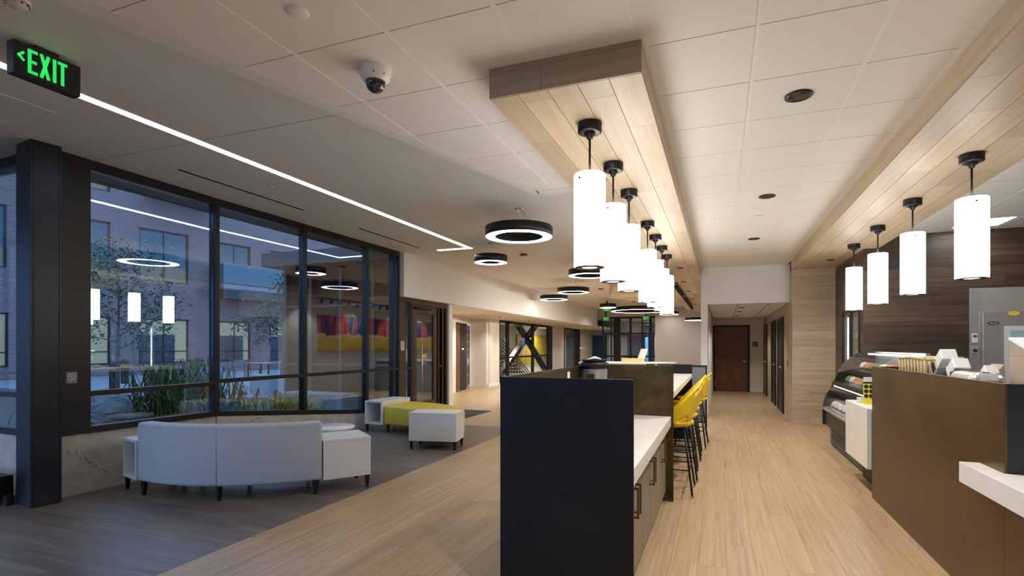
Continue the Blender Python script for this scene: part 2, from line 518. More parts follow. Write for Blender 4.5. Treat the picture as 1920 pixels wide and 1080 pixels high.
# ================================================================== CEILING
ZT, ZD, ZS = 3.11, 3.37, 2.93
ce = tag(MB().box(-12.1, 6.1, -5.1, 3.42, ZD, ZD+.12).box(-6.28, 6.1, 3.42, 11, ZD, ZD+.12).box(-9.5, 6.1, 11, 34, ZD, ZD+.12).build('ceiling', 'drywall'), 'white drywall ceiling with a lower field of square tiles', kind='structure')
def dX(y): return -2.797+(y-1.677)*.2884        # slanting edge of the tile field
XS = [-4.622+.6*i for i in range(12)]           # grid lines across
A0 = .178
LX = [A0+.6*i for i in range(-9, 2)]
def tilecells():
    out = []
    for j in range(-12, 15):
        y0 = 2.874+.6*j; y1 = y0+.6
        for i in range(-9, 3):
            x0 = A0+.6*i
            P = [(x0, y0), (x0+.6, y0), (x0+.6, y1), (x0, y1)]
            P = clip(P, 1, 0, 1.252)
            regs = []
            # left of the wood soffit, up to the slanting border
            Q = clip(P, 1, 0, -1.285); Q = clip(Q, 0, 1, 5.14); Q = clip(Q, -1, .2884, 2.797+1.677*.2884*1.0) if Q else Q
            regs.append(Q)
            Q = clip(P, -1, 0, 1.285); Q = clip(Q, 1, 0, -.385) if Q else Q; Q = clip(Q, 0, 1, 2.785) if Q else Q
            regs.append(Q)
            Q = clip(P, -1, 0, .385); Q = clip(Q, 0, 1, 11.45) if Q else Q
            regs.append(Q)
            # merge pieces in front of the soffit
            if y1 <= 2.785:
                Q = clip(P, -1, .2884, 2.797+1.677*.2884)
                regs = [Q]
            elif y0 < 2.785:
                D = clip(P, -1, .2884, 2.797+1.677*.2884)
                if x0+.6 <= -1.285 or x0 >= -.385: regs = [D]
                else:
                    if x0 < -1.285: regs = [[(x0, y0), (x0+.6, y0), (x0+.6, 2.785), (-1.285, 2.785), (-1.285, y1), (x0, y1)]]
                    elif x0+.6 > -.385: regs = [[(x0, y0), (x0+.6, y0), (x0+.6, y1), (-.385, y1), (-.385, 2.785), (x0, 2.785)]]
                    else: regs = [clip(D, 0, 1, 2.785)]
            out += [q for q in regs if len(q) > 2]
    return out
def shrink(q, gx=.012, gy=.0035):
    xs = [p[0] for p in q]; ys = [p[1] for p in q]
    cx, cy = (min(xs)+max(xs))/2, (min(ys)+max(ys))/2
    w, h = max(max(xs)-min(xs), .05), max(max(ys)-min(ys), .05)
    return [(cx+(p[0]-cx)*(1-2*gx/w), cy+(p[1]-cy)*(1-2*gy/h)) for p in q]
me_tile = MB().box(-.288, .288, -.2965, .2965, 0, .012).mesh('ceiling_tile', 'tile')
for q in tilecells():
    xs = [p[0] for p in q]; ys = [p[1] for p in q]
    if max(xs)-min(xs) < .03 or max(ys)-min(ys) < .03: continue
    if len(q) == 4 and abs(max(xs)-min(xs)-.6) < 1e-4 and abs(max(ys)-min(ys)-.6) < 1e-4:
        o = link('ceiling_tile', me_tile, ce); o.location = ((xs[0]+xs[1])/2, (min(ys)+max(ys))/2, ZT-.004)
    else:
        MB().prism(shrink(q), ZT-.004, ZT+.008).build('ceiling_tile', 'tile', ce)
# kitchen and corridor tiles
for (x0, x1, y0, y1, z) in ((2.2, 5.8, -2, 9.0, ZT),):
    nx, ny = math.ceil((x1-x0)/.6), math.ceil((y1-y0)/.6)
    for i in range(nx):
        for j in range(ny):
            a, b = x0+.6*i+.15, min(x0+.6*i+.75, x1); c, d = y0+.6*j, min(y0+.6*j+.6, y1)
            if b-a < .05: continue
            if i == 1 and j % 4 == 1: continue      # lamps sit here
            MB().box(a+.012, b-.012, c+.006, d-.006, z-.004, z+.008).build('ceiling_tile', 'tile', ce)
for i in range(3):
    for j in range(12):
        a, b = -.25+.6*i, min(-.25+.6*(i+1), 1.3); c, d = 11.6+.6*j, min(12.2+.6*j, 18.3)
        MB().box(a+.012, b-.012, c+.006, d-.006, 2.366, 2.378).build('ceiling_tile', 'tile', ce)
# tee bars between the tiles and a sheet added above them to block light
for x in LX:
    if x < -1.285:
        ya, yb = -4.3, min(5.14, 1.677+(x+2.797)/.2884) if x < dX(5.14) else 5.14
        if x < dX(-4.3): continue
        y_lo = -4.3
        # bar runs only where the field is wider than this line
        yb = 5.14 if x > dX(5.14) else (x+2.797)/.2884+1.677
    elif x < -.385: ya, yb = -4.3, 2.785
    else: ya, yb = -4.3, 11.45
    MB().box(x-.0125, x+.0125, -4.3, yb, ZT-.001, ZT+.006).build('grid_bar', 'grid', ce)
MB().prism([(dX(-4.3), -4.3), (-1.285, -4.3), (-1.285, 5.14), (dX(5.14), 5.14)], ZT+.0085, ZT+.02).box(-1.285, 1.252, -4.3, 2.785, ZT+.0085, ZT+.02).box(-.385, 1.252, 2.785, 11.45, ZT+.0085, ZT+.02).box(2.2, 5.8, -2, 9, ZT+.0085, ZT+.02).box(-.25, 1.3, 11.6, 18.3, 2.379, 2.39).build('tile_backing', 'plenum', ce)
mb = MB()
w = .125
mb.prism([(dX(-4.3)-w, -4.3), (dX(-4.3), -4.3), (dX(5.14), 5.14), (dX(5.14)-.02, 5.30), (dX(5.3)-w+.02, 5.30)], ZT-.006, ZD+.01)
mb.box(dX(5.14)-.02, -1.285, 5.14, 5.30, ZT-.006, ZD+.01)
mb.build('field_border', 'drywall', ce)
for (a, b, c, d_) in ((-.394, -.362, 2.785, 11.45), (1.232, 1.264, -4.3, 11.45), (-1.30, -1.273, 2.785, 5.14), (-1.30, -.362, 2.760, 2.787), (-.394, 1.264, 11.43, 11.452)):
    MB().box(a, b, c, d_, ZT-.006, ZT+.006).build('edge_trim', 'grid', ce)
# shadow line joint in the drywall and the slot diffusers
MB().box(-6.0, -2.75, 3.449, 3.453, ZD-.0015, ZD+.001).build('joint', 'plenum', ce)
ap = thing('access_panel', 'square white ceiling access panel above the steel column', 'panel', (-5.35, 2.34, ZD))
MB().box(-.30, .30, -.30, -.288, -.004, .001).box(-.30, .30, .288, .30, -.004, .001).box(-.30, -.288, -.288, .288, -.004, .001).box(.288, .30, -.288, .288, -.004, .001).build('frame', 'grid', ap)
MB().box(-.286, .286, -.286, .286, -.002, .001).build('leaf', 'drywall', ap)
for y0, y1, wh in ((3.93, 5.70, 'longer'), (6.89, 8.68, 'farther')):
    t = thing('slot_diffuser', 'thin black slot air diffuser in the ceiling, %s of the two from the column' % ('nearer' if wh == 'longer' else 'farther'), 'air vent', (-5.44, (y0+y1)/2, ZD), 0, 'slot diffusers over the window')
    L = (y1-y0)/2
    MB().box(-.02, .02, -L, L, -.004, .001).build('slot', 'black_matte', t)
    MB().box(-.03, -.0205, -L-.01, L+.01, -.0015, .001).box(.0205, .03, -L-.01, L+.01, -.0015, .001).build('flange', 'drywall', t)

# ================================================================== WOOD SOFFITS
def soffit(name, label, x0, x1, y0, y1, cols, front):
    t = thing(name, label, 'soffit', (x0, y0, ZS))
    w = x1-x0; L = y1-y0
    MB().box(.012, w-.012, .012, L, .014, ZD-ZS-.001).build('core', 'plenum', t)
    bw = w/cols
    for i in range(cols):
        y = -random.uniform(0, 1.6); 
        while y < L:
            ln = random.uniform(1.1, 2.0)
            a, b = max(0, y), min(L, y+ln)
            if b-a > .05:
                MB().box(i*bw+.0018, (i+1)*bw-.0018, a+.0012, b-.0012, 0, .014).build('board', 'oak_y', t)
            y += ln
    # side fascias
    for sx in (0, 1):
        y = -random.uniform(0, 1.2)
        while y < L:
            ln = random.uniform(1.3, 2.2)
            a, b = max(0, y), min(L, y+ln)
            xa, xb = ((-.0, .012) if sx == 0 else (w-.012, w))
            if b-a > .05: MB().box(xa, xb, a+.001, b-.001, .014, ZT-ZS+.01).build('board', 'oak_y', t)
            y += ln
    if front:
        for (a, b, z0, z1) in ((0, w*.36, .0, .145), (w*.36, w, .0, .145), (0, w, .145, ZT-ZS)):
            MB().box(a+.001, b-.001, -.012, -.0005, z0+.001, z1-.0005).build('board', 'oak_x_shaded', t)
    return t
soffit('wood_soffit', 'long oak clad soffit box hanging over the island with black pendant lamps', -1.275, -.392, 2.80, 23.4, 5, True)
soffit('wood_soffit', 'oak clad soffit over the service counter running to the oak pillar', 1.262, 2.20, -3.0, 11.0, 5, False)
t = thing('wood_soffit', 'short slanting oak soffit panel beyond the pendants over the lobby', 'soffit', (-2.24, 11.85, ZS))
MB().prism([(0, 0), (.965, 0), (.965, 6.1), (-.24, 5.4), (-.91, 3.75)], 0, .44).build('panel', 'oak_y', t)

# ================================================================== WALLS
# header over the corridor opening, with its left jamb
t = struct('wall_back', 'white drywall header and corridor walls behind the aisle')
MB().box(-.385, 1.29, 11.45, 11.6, 2.35, ZD).box(-.385, -.25, 11.45, 11.6, 0, 2.35).build('header', 'wallwhite', t)
MB().box(-.385, -.25, 11.6, 26.0, 0, ZD).build('corridor_wall', 'wallwhite', t)
MB().box(-.25, -.165-.06, 18.3, 18.45, 0, 2.38).box(.83+.06, 1.31, 18.3, 18.45, 0, 2.38).box(-.225, .89, 18.3, 18.45, 2.165, 2.38).build('end_wall', 'wallbeige', t)
MB().box(-.248, -.225, 18.285, 18.3, 0, .1).box(.9, 1.31, 18.285, 18.3, 0, .1).build('baseboard', 'wallwhite', t)
MB().box(-3.0, -.385, 26.0, 26.15, 0, ZD).build('lobby_wall', 'wallmauve', t)
# corridor right wall clad in oak, black door frames set in it
t = struct('wall_corridor', 'oak clad right wall of the corridor with black door frames')
MB().box(1.30, 1.45, 11.45, 18.45, 0, 2.379).build('wall_core', 'pillar_oak', t)
for (ya, yb, lab) in ((12.57, 13.65, 0), (14.2, 15.25, 1), (16.8, 17.9, 2)):
    d = struct('door_%d' % (lab+2), 'black framed side door in the corridor, %s from the aisle' % ('first', 'second', 'third')[lab], (1.30, ya, 0))
    L = yb-ya
    MB().box(-.035, 0, 0, .06, 0, 2.13).box(-.035, 0, L-.06, L, 0, 2.13).box(-.035, 0, .06, L-.06, 2.06, 2.13).build('frame', 'black_metal', d)
    lf = MB().box(-.02, 0, .06, L-.06, .01, 2.06).build('leaf', 'door_cherry' if lab == 2 else 'black_metal', d)
    MB().tube([(-.02, .13, 1.02), (-.07, .13, 1.02), (-.07, .24, 1.02)], .011).build('handle', 'brass', lf)
# oak pillar of laid boards
t = thing('oak_pillar', 'oak clad pillar of horizontal boards beside the corridor opening', 'pillar', (1.28, 11.0, 0))
MB().box(.012, .71, .012, .45, 0, ZS).build('core', 'plenum', t)
z = 0; k = 0
while z < ZS-.01:
    z1 = min(z+.147, ZS)
    sp = [0, .72] if k % 4 else [0, .3, .72]
    for a, b in zip(sp[:-1], sp[1:]):
        MB().box(a+.0008, b-.0008, 0, .012, z+.0012, z1-.0012).build('board', 'pillar_oak', t)
    MB().box(-.001, .0115, .0125, .45, z+.0012, z1-.0012).build('board', 'pillar_oak', t)
    z = z1; k += 1
# cafe back wall of dark stained boards
t = struct('wall_right', 'dark stained board wall behind the service counter')
MB().box(2.02, 6.0, 9.014, 9.2, 0, ZD).box(2.014, 2.2, 9.2, 11.0, 0, 0.35).box(2.014, 2.2, 9.2, 11.0, 2.07, ZD).box(2.014, 2.2, 10.42, 11.0, .35, 2.07).build('wall_core', 'plenum', t)
z = 0; k = 0
while z < ZT-.01:
    z1 = min(z+.137, ZT)
    x = 2.0-((k*5) % 7)/7*1.5
    while x < 6.0:
        a, b = max(2.0, x), min(6.0, x+1.9)
        if b-a > .05: MB().box(a+.0008, b-.0008, 9.0, 9.013, z+.001, z1-.001).build('board', 'dark_oak_x', t)
        x += 1.9
    ca, cb = max(z, .35), min(z1, 2.07)
    if cb-ca < .02: segs = [(9.001, 11.0)]
    else: segs = [(9.001, 9.2), (10.42, 11.0)]
    for a, b in segs:
        MB().box(2.0, 2.0135, a+.0008, b-.0008, z+.001, min(z1, ZS)-.001).build('board', 'dark_oak_y', t) if z < ZS-.02 else None
    z = z1; k += 1
# far and rear shell of the room
tag(MB().box(-2.0, 6.1, -5.15, -5, 0, ZD).build('wall_front', 'wallbeige'), 'beige wall behind the viewpoint', kind='structure')
tag(MB().box(6.0, 6.15, -5, 9.2, 0, ZD).build('wall_kitchen', 'wallbeige'), 'beige kitchen wall at the right', kind='structure')
# unseen shell behind cafe and stair hall, added against sky light leaks
t = struct('wall_light_block', 'plain unseen shell walls added behind the cafe to block sky light')
MB().box(6.0, 6.15, 9.2, 34, 0, ZD).box(-12, 6.15, 34, 34.1, 0, ZD).box(1.45, 2.02, 11.47, 11.5, 0, ZD).build('shell', 'wallbeige', t)
MB().box(-.3, 1.46, 18.46, 18.5, 0, ZD).box(1.29, 1.46, 11.6, 18.46, 2.385, ZD).build('shell', 'wallbeige', t)
MB().box(1.47, 1.5, 11.1, 34, 0, ZD).build('shell', 'wallbeige', t)
MB().box(-12, -9.5, 12.2, 34, ZD, ZD+.12).box(-12, -9.3, 12.2, 34, -.05, -.001).box(-11.9, -7.95, 12.2, 12.3, 0, ZD).box(-12, -11.9, 12.2, 34, 0, ZD).build('stair_hall', 'wallwhite', t)
# bulkhead along the lobby with the recess under it
t = struct('wall_left', 'white drywall bulkhead and recessed lobby wall on the left')
MB().box(-6.3, -5.97, 8.95, 26.5, 2.48, ZD).build('bulkhead', 'wallwhite', t)
MB().box(-9.5, -6.3, 11.0, 34, 2.48, 2.6).build('recess_ceiling', 'wallbeige', t)
MB().box(-7.6, -6.08, 11.0, 11.17, 0, 2.48).build('pier', 'wallwhite', t)
mb = MB()
mb.wallbox((-7.6, 11.17), (-7.97, 14.87), 0, 2.48, .1, .05)
mb.wallbox((-7.97, 14.87), (-8.62, 17.25), 2.2, 2.48, .1, .05)
mb.wallbox((-8.55, 17.0), (-8.62, 17.25), 0, 2.2, .1, .05)
mb.build('recess_wall', 'wallbeige', t)
MB().box(-8.75, -7.98, 17.2, 17.32, 0, 2.48).box(-8.1, -7.9, 17.32, 18.2, 0, 2.48).box(-8.1, -7.9, 24.8, 26.9, 0, 2.48).box(-8.1, -7.9, 30.2, 34, 0, 2.48).build('recess_pier', 'wallbeige', t)
MB().box(-7.9, -7.885, 17.2, 18.2, 0, .1).box(-7.9, -7.885, 24.8, 26.9, 0, .1).build('baseboard', 'wallwhite', t)

# ================================================================== WINDOW WALL
PA, PB, PC = (-6.045, 3.17), (-6.10, 4.88), (-6.08, 8.88)
def lerp(a, b, t): return tuple(a[i]+(b[i]-a[i])*t for i in range(len(a)))
# board-marked concrete kerb the glass stands on
t = struct('wall_kerb', 'low cast concrete kerb wall under the courtyard windows')
MB().wallbox(PA, PB, 0, [.615, .585], .24, .09).build('kerb', 'concrete', t)
MB().wallbox(PB, PC, 0, [.583, .15], .24, .07).build('kerb', 'concrete', t)
MB().wallbox((-12, 3.35), (-6.2, 3.12), 0, .6, .24, .08).build('kerb', 'concrete', t)
MB().wallbox((-12, -5), (-12, 3.35), 0, .6, .24, .08).build('kerb', 'concrete', t)
MB().wallbox((-2.0, -5.05), (-12, -5.05), 0, .3, .24, -.05).build('kerb', 'concrete', t)
for i, (q, z) in enumerate(((.13, .45), (.16, .47), (.42, .33), (.47, .36), (.62, .22), (.3, .37))):
    p = lerp(PB, PC, q)
    MB().lathe((0, 0), [(.0, .0), (.012, .002), (.014, .006)], 10).build('tie_hole', 'black_matte', t)
    o = t.children[-1]; o.location = (p[0]+.0515, p[1], z); o.rotation_euler = (0, -PI/2, 0)
MB().wallbox(lerp(PB, PC, .04), lerp(PB, PC, .042), .02, .55, .008, 0).build('joint', 'black_matte', t)
t.children[-1].location = (.051, 0, 0)
R = random.Random(4)
for k in range(16):
    q = .05+.23*k/15+R.uniform(-.01, .01); z = .46-.34*k/15+R.uniform(-.015, .015)
    p = lerp(PA, PB, q); r = R.uniform(.010, .022)
    o = MB().lathe((0, 0), [(r, 0), (r*.8, .004), (r*.35, .008), (0, .009)], 9).build('aggregate', 'concrete', t)
    o.location = (p[0]+.029, p[1], z); o.rotation_euler = (0, PI/2, 0); o.scale = (1.4, 1, 1)
def glazing(name, label, A, B, zb, stops, mid, doorish=False, top=ZD):
    """framed glass run from A to B; zb sill heights at the ends; stops = mullion places 0..1"""
    t = struct(name, label)
    fw, ft = .062, .11
    L = math.hypot(B[0]-A[0], B[1]-A[1])
    def zs(q): return zb[0]+(zb[1]-zb[0])*q
    MB().wallbox(A, B, top-.10, top, ft).build('head_frame', 'bronze_frame', t)
    MB().wallbox(A, B, [zs(0), zs(1)], [zs(0)+.065, zs(1)+.065], ft).build('sill_frame', 'bronze_frame', t)
    e = fw/2/L
    for q in stops:
        q0, q1 = max(q-e, 0), min(q+e, 1)
        MB().wallbox(lerp(A, B, q0), lerp(A, B, q1), [zs(q0)+.0651, zs(q1)+.0651], top-.1001, ft).build('mullion', 'bronze_frame', t)
    for q0, q1 in zip(stops[:-1], stops[1:]):
        a, b = q0+e, q1-e
        if q0 == stops[0] and q0 == 0: a = e
        P, Q = lerp(A, B, a), lerp(A, B, b)
        MB().wallbox(P, Q, mid-.026, mid+.026, ft-.004).build('transom', 'bronze_frame', t)
        MB().wallbox(P, Q, mid+.0261, top-.1001, .012).build('pane', 'window_glass', t)
        MB().wallbox(P, Q, [zs(a)+.0651, zs(b)+.0651], mid-.0261, .012).build('pane', 'window_glass', t)
    return t
glazing('window_1', 'bronze framed courtyard window of one wide bay beside the steel column', lerp(PA, PB, .13), PB, (.60, .585), [0.0, 1.0], .998)
glazing('window_2', 'bronze framed courtyard window of three bays behind the yellow bench', PB, PC, (.583, .15), [0, .375, .7515, .955, 1.0], 1.03)
glazing('window_7', 'bronze framed window wall at the left end of the lounge', (-12, -5), (-12, 3.35), (.6, .6), [0, .25, .5, .75, 1.0], 1.0)
glazing('window_8', 'bronze framed window wall behind the viewpoint', (-2.0, -5.05), (-12, -5.05), (.3, .3), [0, .2, .4, .6, .8, 1.0], 1.0)
glazing('window_3', 'bronze framed window running left behind the steel column', (-12, 3.35), (-6.2, 3.12), (.6, .6), [0, .25, .5, .78, 1.0], 1.0)
# corner column and the black closure plate beside it
t = thing('steel_column', 'tall dark steel column standing in front of the window corner', 'column', (-6.03, 3.03, 0), math.radians(-8))
MB().box(-.155, .155, -.13, -.108, 0, ZD).box(-.155, .155, .078, .10, 0, ZD).box(-.155, -.13, -.108, .078, 0, ZD).box(.133, .155, -.108, .078, 0, ZD).build('shaft', 'column_steel', t, .004)
t = thing('closure_plate', 'flat black metal plate between the steel column and the window, with small swirl sticker', 'panel', (0, 0, 0))
MB().wallbox(lerp(PA, PB, .0), lerp(PA, PB, .129), .605, ZD-.002, .12, 0).build('plate', 'bronze_frame', t)
# little swirl emblem
p0, p1 = lerp(PA, PB, .02), lerp(PA, PB, .075)
dv = Vector((p1[0]-p0[0], p1[1]-p0[1])); nn = Vector((dv.y, -dv.x)).normalized()
MB().wallbox(p0, p1, 1.115, 1.225, .003, -.0615).build('sticker', 'panel_grey', t)
pts = []
for k in range(26):
    a = k/25*3.4*PI; r = .006+.036*(k/25)
    q = Vector(lerp(p0, p1, .5))+dv.normalized()*(r*math.cos(a)); q += nn*.0645
    pts.append((q.x, q.y, 1.17+r*math.sin(a)))
MB().tube(pts, .0035, 5).build('swirl', 'white_gloss', t)
t = thing('floor_box', 'low black metal box on short feet left of the steel column', 'box', (-6.55, 2.83, 0))
MB().box(-.4, .3, -.04, .1, .07, .27).build('body', 'black_metal', t, .006)
for x in (-.35, .26): MB().box(x-.015, x+.015, 0, .03, 0, .07).build('foot', 'metal_grey', t)
MB().box(.3, .36, .02, .08, 0, .09).build('plug', 'black_matte', t)

# ================================================================== BRONZE GLASS DOOR
d = struct('door_1', 'bronze framed glass entrance door with sidelights and long brass pull', (-6.17, 0, 0))
MB().box(-.06, .06, 8.86, 9.02, 0, ZD).box(-.06, .06, 9.02, 9.40, 2.40, 2.48).box(-.06, .06, 9.02, 9.38, 0, .02).build('post', 'brown_frame', d)
MB().box(-.058, .058, 9.0205, 9.20, 0.021, 2.399).build('post', 'brown_frame', d)
MB().box(-.05, .05, 9.40, 10.99, 2.37, 2.479).build('head_frame', 'brown_frame', d)
for y0, y1, m in ((9.20, 9.24, 'bronze_frame'), (9.44, 9.53, 'bronze_frame'), (10.56, 10.62, 'bronze_frame'), (10.74, 10.80, 'bronze_frame'), (10.93, 10.99, 'brown_frame')):
    MB().box(-.048, .048, y0, y1, 0, 2.369).build('jamb', m, d)
for y0, y1 in ((9.24, 9.44), (10.62, 10.74), (10.80, 10.93)):
    MB().box(-.006, .006, y0, y1, .1, 2.369).build('pane', 'window_glass', d)
    MB().box(-.046, .046, y0, y1, 0, .0999).build('sill', 'bronze_frame', d)
    MB().box(-.046, .046, y0, y1, 1.0, 1.05).build('rail', 'bronze_frame', d) if y0 < 10.7 else None
lf = MB().box(-.024, .024, 9.535, 9.69, .01, 2.36).box(-.024, .024, 10.39, 10.555, .01, 2.36).box(-.024, .024, 9.69, 10.39, 2.2, 2.36).box(-.024, .024, 9.69, 10.39, .01, .27).build('leaf', 'brown_frame', d)
MB().box(-.006, .006, 9.69, 10.39, .27, 2.2).build('leaf_pane', 'window_glass', lf)
MB().tube([(.09, 9.80, .45), (.09, 9.80, 1.53)], .016, 10).tube([(.02, 9.80, .68), (.09, 9.80, .68)], .011).tube([(.02, 9.80, 1.3), (.09, 9.80, 1.3)], .011).build('pull', 'brass', lf)
MB().box(-.09, -.04, 9.72, 10.36, 1.0, 1.07).build('push_bar', 'brass', lf)
MB().lathe((0, 0), [(0, 0), (.065, 0), (.065, .002), (0, .002)], 20).build('decal', 'gold', lf)
o = lf.children[-1]; o.location = (.008, 10.03, 1.34); o.rotation_euler = (0, PI/2, 0)
o = MB().lathe((0, 0), [(0, 0), (.078, 0), (.078, .002), (0, .002)], 20).build('decal', 'gold', lf); o.location = (.008, 10.03, 1.235); o.rotation_euler = (0, PI/2, 0)
for dz in (1.235, 1.34):
    o = MB().lathe((0, 0), [(.022, 0), (.036, 0), (.036, .0025), (.022, .0025)], 18).build('decal', 'brown_frame', lf); o.location = (.0085, 10.03, dz); o.rotation_euler = (0, PI/2, 0)
MB().box(.008, .010, 9.95, 10.11, 1.08, 1.15).build('decal', 'purple', lf)
MB().tube([(.03, 9.60, 2.30), (.07, 9.60, 2.30), (.07, 10.2, 2.30)], .022, 8).build('closer', 'bronze_frame', lf)
s = thing('notice_plate', 'small white notice plate on the bronze door post', 'sign', (-6.108, 9.10, 1.40))
MB().box(0, .006, -.06, .06, 0, .18).build('plate', 'white_plastic', s, .002)
for z in (.03, .07, .105, .14): MB().box(.006, .0075, -.035, .035, z, z+.018).build('line', 'black_matte', s)
s = thing('call_bar', 'short steel call bar on the bronze door post below the notice', 'switch', (-6.108, 8.95, .93))
MB().box(0, .012, -.02, .02, 0, .18).build('bar', 'stainless_dull', s, .004)

# ================================================================== RECESS AND LOBBY ON THE LEFT
d = struct('door_5', 'black recess door with timber edge in the beige wall', (0, 0, 0))
Pa, Pb, Pc = (-7.97, 14.87), (-8.19, 16.0), (-8.55, 17.0)
MB().wallbox(Pa, lerp(Pa, Pb, .28), 0, 2.2, .06, 0).build('edge_board', 'door_cherry', d)
MB().wallbox(lerp(Pa, Pb, .28), Pb, 0, 2.2, .05, .02).build('leaf', 'black_matte', d)
MB().wallbox(Pa, Pb, 2.2, 2.24, .08, 0).build('frame_head', 'black_metal', d)
MB().wallbox(lerp(Pa, Pb, .55), lerp(Pa, Pb, .75), 1.36, 1.41, .056, .02).build('sign', 'white_plastic', d)
p = thing('poster_board', 'tall dark poster board with blue panel beside the black recess door', 'poster', (0, 0, 0))
MB().wallbox(Pb, Pc, .12, 2.2, .05, .02).build('board', 'poster_dark', p)
MB().wallbox(lerp(Pb, Pc, .06), lerp(Pb, Pc, .9), .78, 1.2, .06, .02).build('panel', 'poster_blue', p)
MB().wallbox(lerp(Pb, Pc, .06), lerp(Pb, Pc, .9), 2.05, 2.19, .06, .02).build('panel', 'poster_blue', p)
MB().wallbox(lerp(Pb, Pc, .35), lerp(Pb, Pc, .6), .86, 1.05, .066, .02).build('emblem', 'gold', p)
for z in (1.35, 1.62, 1.85, .45): MB().wallbox(lerp(Pb, Pc, .2), lerp(Pb, Pc, .6), z, z+.04, .056, .02).build('line', 'panel_grey', p)
s = tag(MB().wallbox(lerp((-7.6, 11.17), Pa, .98), lerp((-7.6, 11.17), Pa, .935), 2.26, 2.38, .01, -.012).build('room_sign', 'brown_frame'), 'small brown square sign above the black recess door', 'sign')
# stair window with cross bracing
w = struct('window_4', 'black framed lobby window with steel cross bracing and stair rails')
for y0, y1 in ((18.2, 18.3), (18.95, 19.2), (21.9, 22.15), (24.1, 24.8)):
    MB().box(-7.97, -7.9 if y0 != 24.1 else -7.88, y0, y1, 0, 2.47).build('mullion', 'bronze_frame', w)
MB().box(-7.96, -7.9, 18.3, 24.1, 2.38, 2.479).box(-7.96, -7.9, 18.3, 24.1, 0, .1).build('head_frame', 'bronze_frame', w)
MB().box(-7.95, -7.91, 18.3, 24.1, 1.0, 1.07).build('transom', 'bronze_frame', w)
for y0, y1 in ((18.3, 18.95), (19.2, 21.9), (22.15, 24.1)):
    MB().box(-7.936, -7.926, y0, y1, .1, 2.38).build('pane', 'clear_glass', w)
MB().bar((-8.1, 18.4, .2), (-8.1, 23.2, 2.6), .2).build('brace', 'bronze_frame', w)
MB().bar((-8.1, 20.3, 2.6), (-8.1, 24.5, .2), .2).build('brace', 'bronze_frame', w)
st = thing('stair', 'dark steel stair with close slanting rails behind the lobby window', 'stair', (-9.2, 18, 0))
for k in range(14):
    za, zb = 2.2-k*.15, .15-k*.15
    if za < .1: break
    ya, yb = 2.0, 6.6
    if zb < .02: yb = ya+(za-.02)/(za-zb)*(yb-ya); zb = .02
    MB().bar((.2, ya, za), (.2, yb, zb), .035).build('rail', 'black_metal', st)
MB().box(.18, .22, 1.95, 2.0, 0, 2.25).build('post', 'black_metal', st)
for k in range(9): MB().box(-.6, .1, 2.3+k*.4, 2.72+k*.4, 1.55-k*.17, 1.6-k*.17).build('tread', 'concrete_out', st)
tag(MB().box(-10.1, -10.0, 12.3, 34, 0, ZD).build('wall_stair', 'wallwhite'), 'pale wall of the stair hall behind the lobby window', kind='structure')
p = thing('wall_hanging', 'yellow ochre wall hanging seen through the cross braced lobby window', 'artwork', (-9.96, 25.2, 0))
MB().box(-.035, .03, 0, 5.4, .5, 2.1).build('panel', 'mural_yellow', p)
# next bay: plain glass opening
w = struct('window_5', 'black framed glass opening between white piers in the lobby')
MB().box(-7.95, -7.88, 26.9, 27.0, 0, 2.47).box(-7.95, -7.86, 29.3, 30.2, 0, 2.47).build('mullion', 'bronze_frame', w)
MB().box(-7.95, -7.9, 27.0, 29.3, 2.38, 2.479).build('head_frame', 'bronze_frame', w)
MB().box(-7.93, -7.92, 27.0, 29.3, 0, 2.38).build('pane', 'clear_glass', w)
MB().box(-8.6, -8.5, 26.9, 32, 0, 2.47).build('back_panel', 'wallwhite', w)
for y, lb in ((26.2, 'left of'), (31.5, 'right of')):
    s = thing('wall_fixture', 'small white wall fixture on the pier %s the plain glass opening' % lb, 'wall lamp', (-7.9, y, 2.2))
    MB().box(0, .12, -.16, .16, 0, .14).build('housing', 'white_plastic', s, .01)
    MB().box(.1, .125, -.1, .1, .02, .06).build('lens', 'white_gloss', s)
# far storefront vestibule
w = struct('window_6', 'far black storefront entrance with dark blue night glass')
Y = 27.0
for x, wd in ((-5.8, .08), (-5.35, .06), (-5.05, .36), (-4.35, .12), (-3.75, .06), (-3.35, .12), (-2.95, .06), (-2.6, .14), (-2.3, .10)):
    MB().box(x-wd/2, x+wd/2, Y-.06, Y+.06, 0, 3.0).build('mullion', 'black_metal', w)
for z in (0.05, .95, 2.12, 2.95):
    MB().box(-5.8, -2.3, Y-.05, Y+.05, z-.04, z+.05).build('transom', 'black_metal', w)
MB().box(-5.8, -2.3, Y-.008, Y+.008, .1, 2.9).build('pane', 'clear_glass', w)
MB().box(-7.9, -1.5, 33.5, 33.6, 0, 2.2).build('outer_wall', 'night_blue', w)
MB().box(-7.9, -1.5, 33.5, 33.6, 2.2, ZD).build('outer_wall_lit', 'pale_blue', w)  # upper outer wall, coloured pale as if lit
MB().box(-6.9, -6.4, 33.3, 33.45, .1, 2.1).box(-6.2, -5.6, 33.3, 33.45, .1, 2.1).build('outer_door', 'pale_blue', w)
MB().box(-3.6, -3.15, 31, 31.1, .1, 2.1).box(-3.05, -2.75, 31, 31.1, .1, 2.1).build('outer_door', 'wallmauve', w)
MB().box(-4.15, -3.98, 31, 31.05, .6, 2.0).build('light_slot', 'blue_slot', w)
MB().box(-8, -1.5, 26.94, 33.5, 3.0, ZD).build('soffit', 'wallmauve', w)
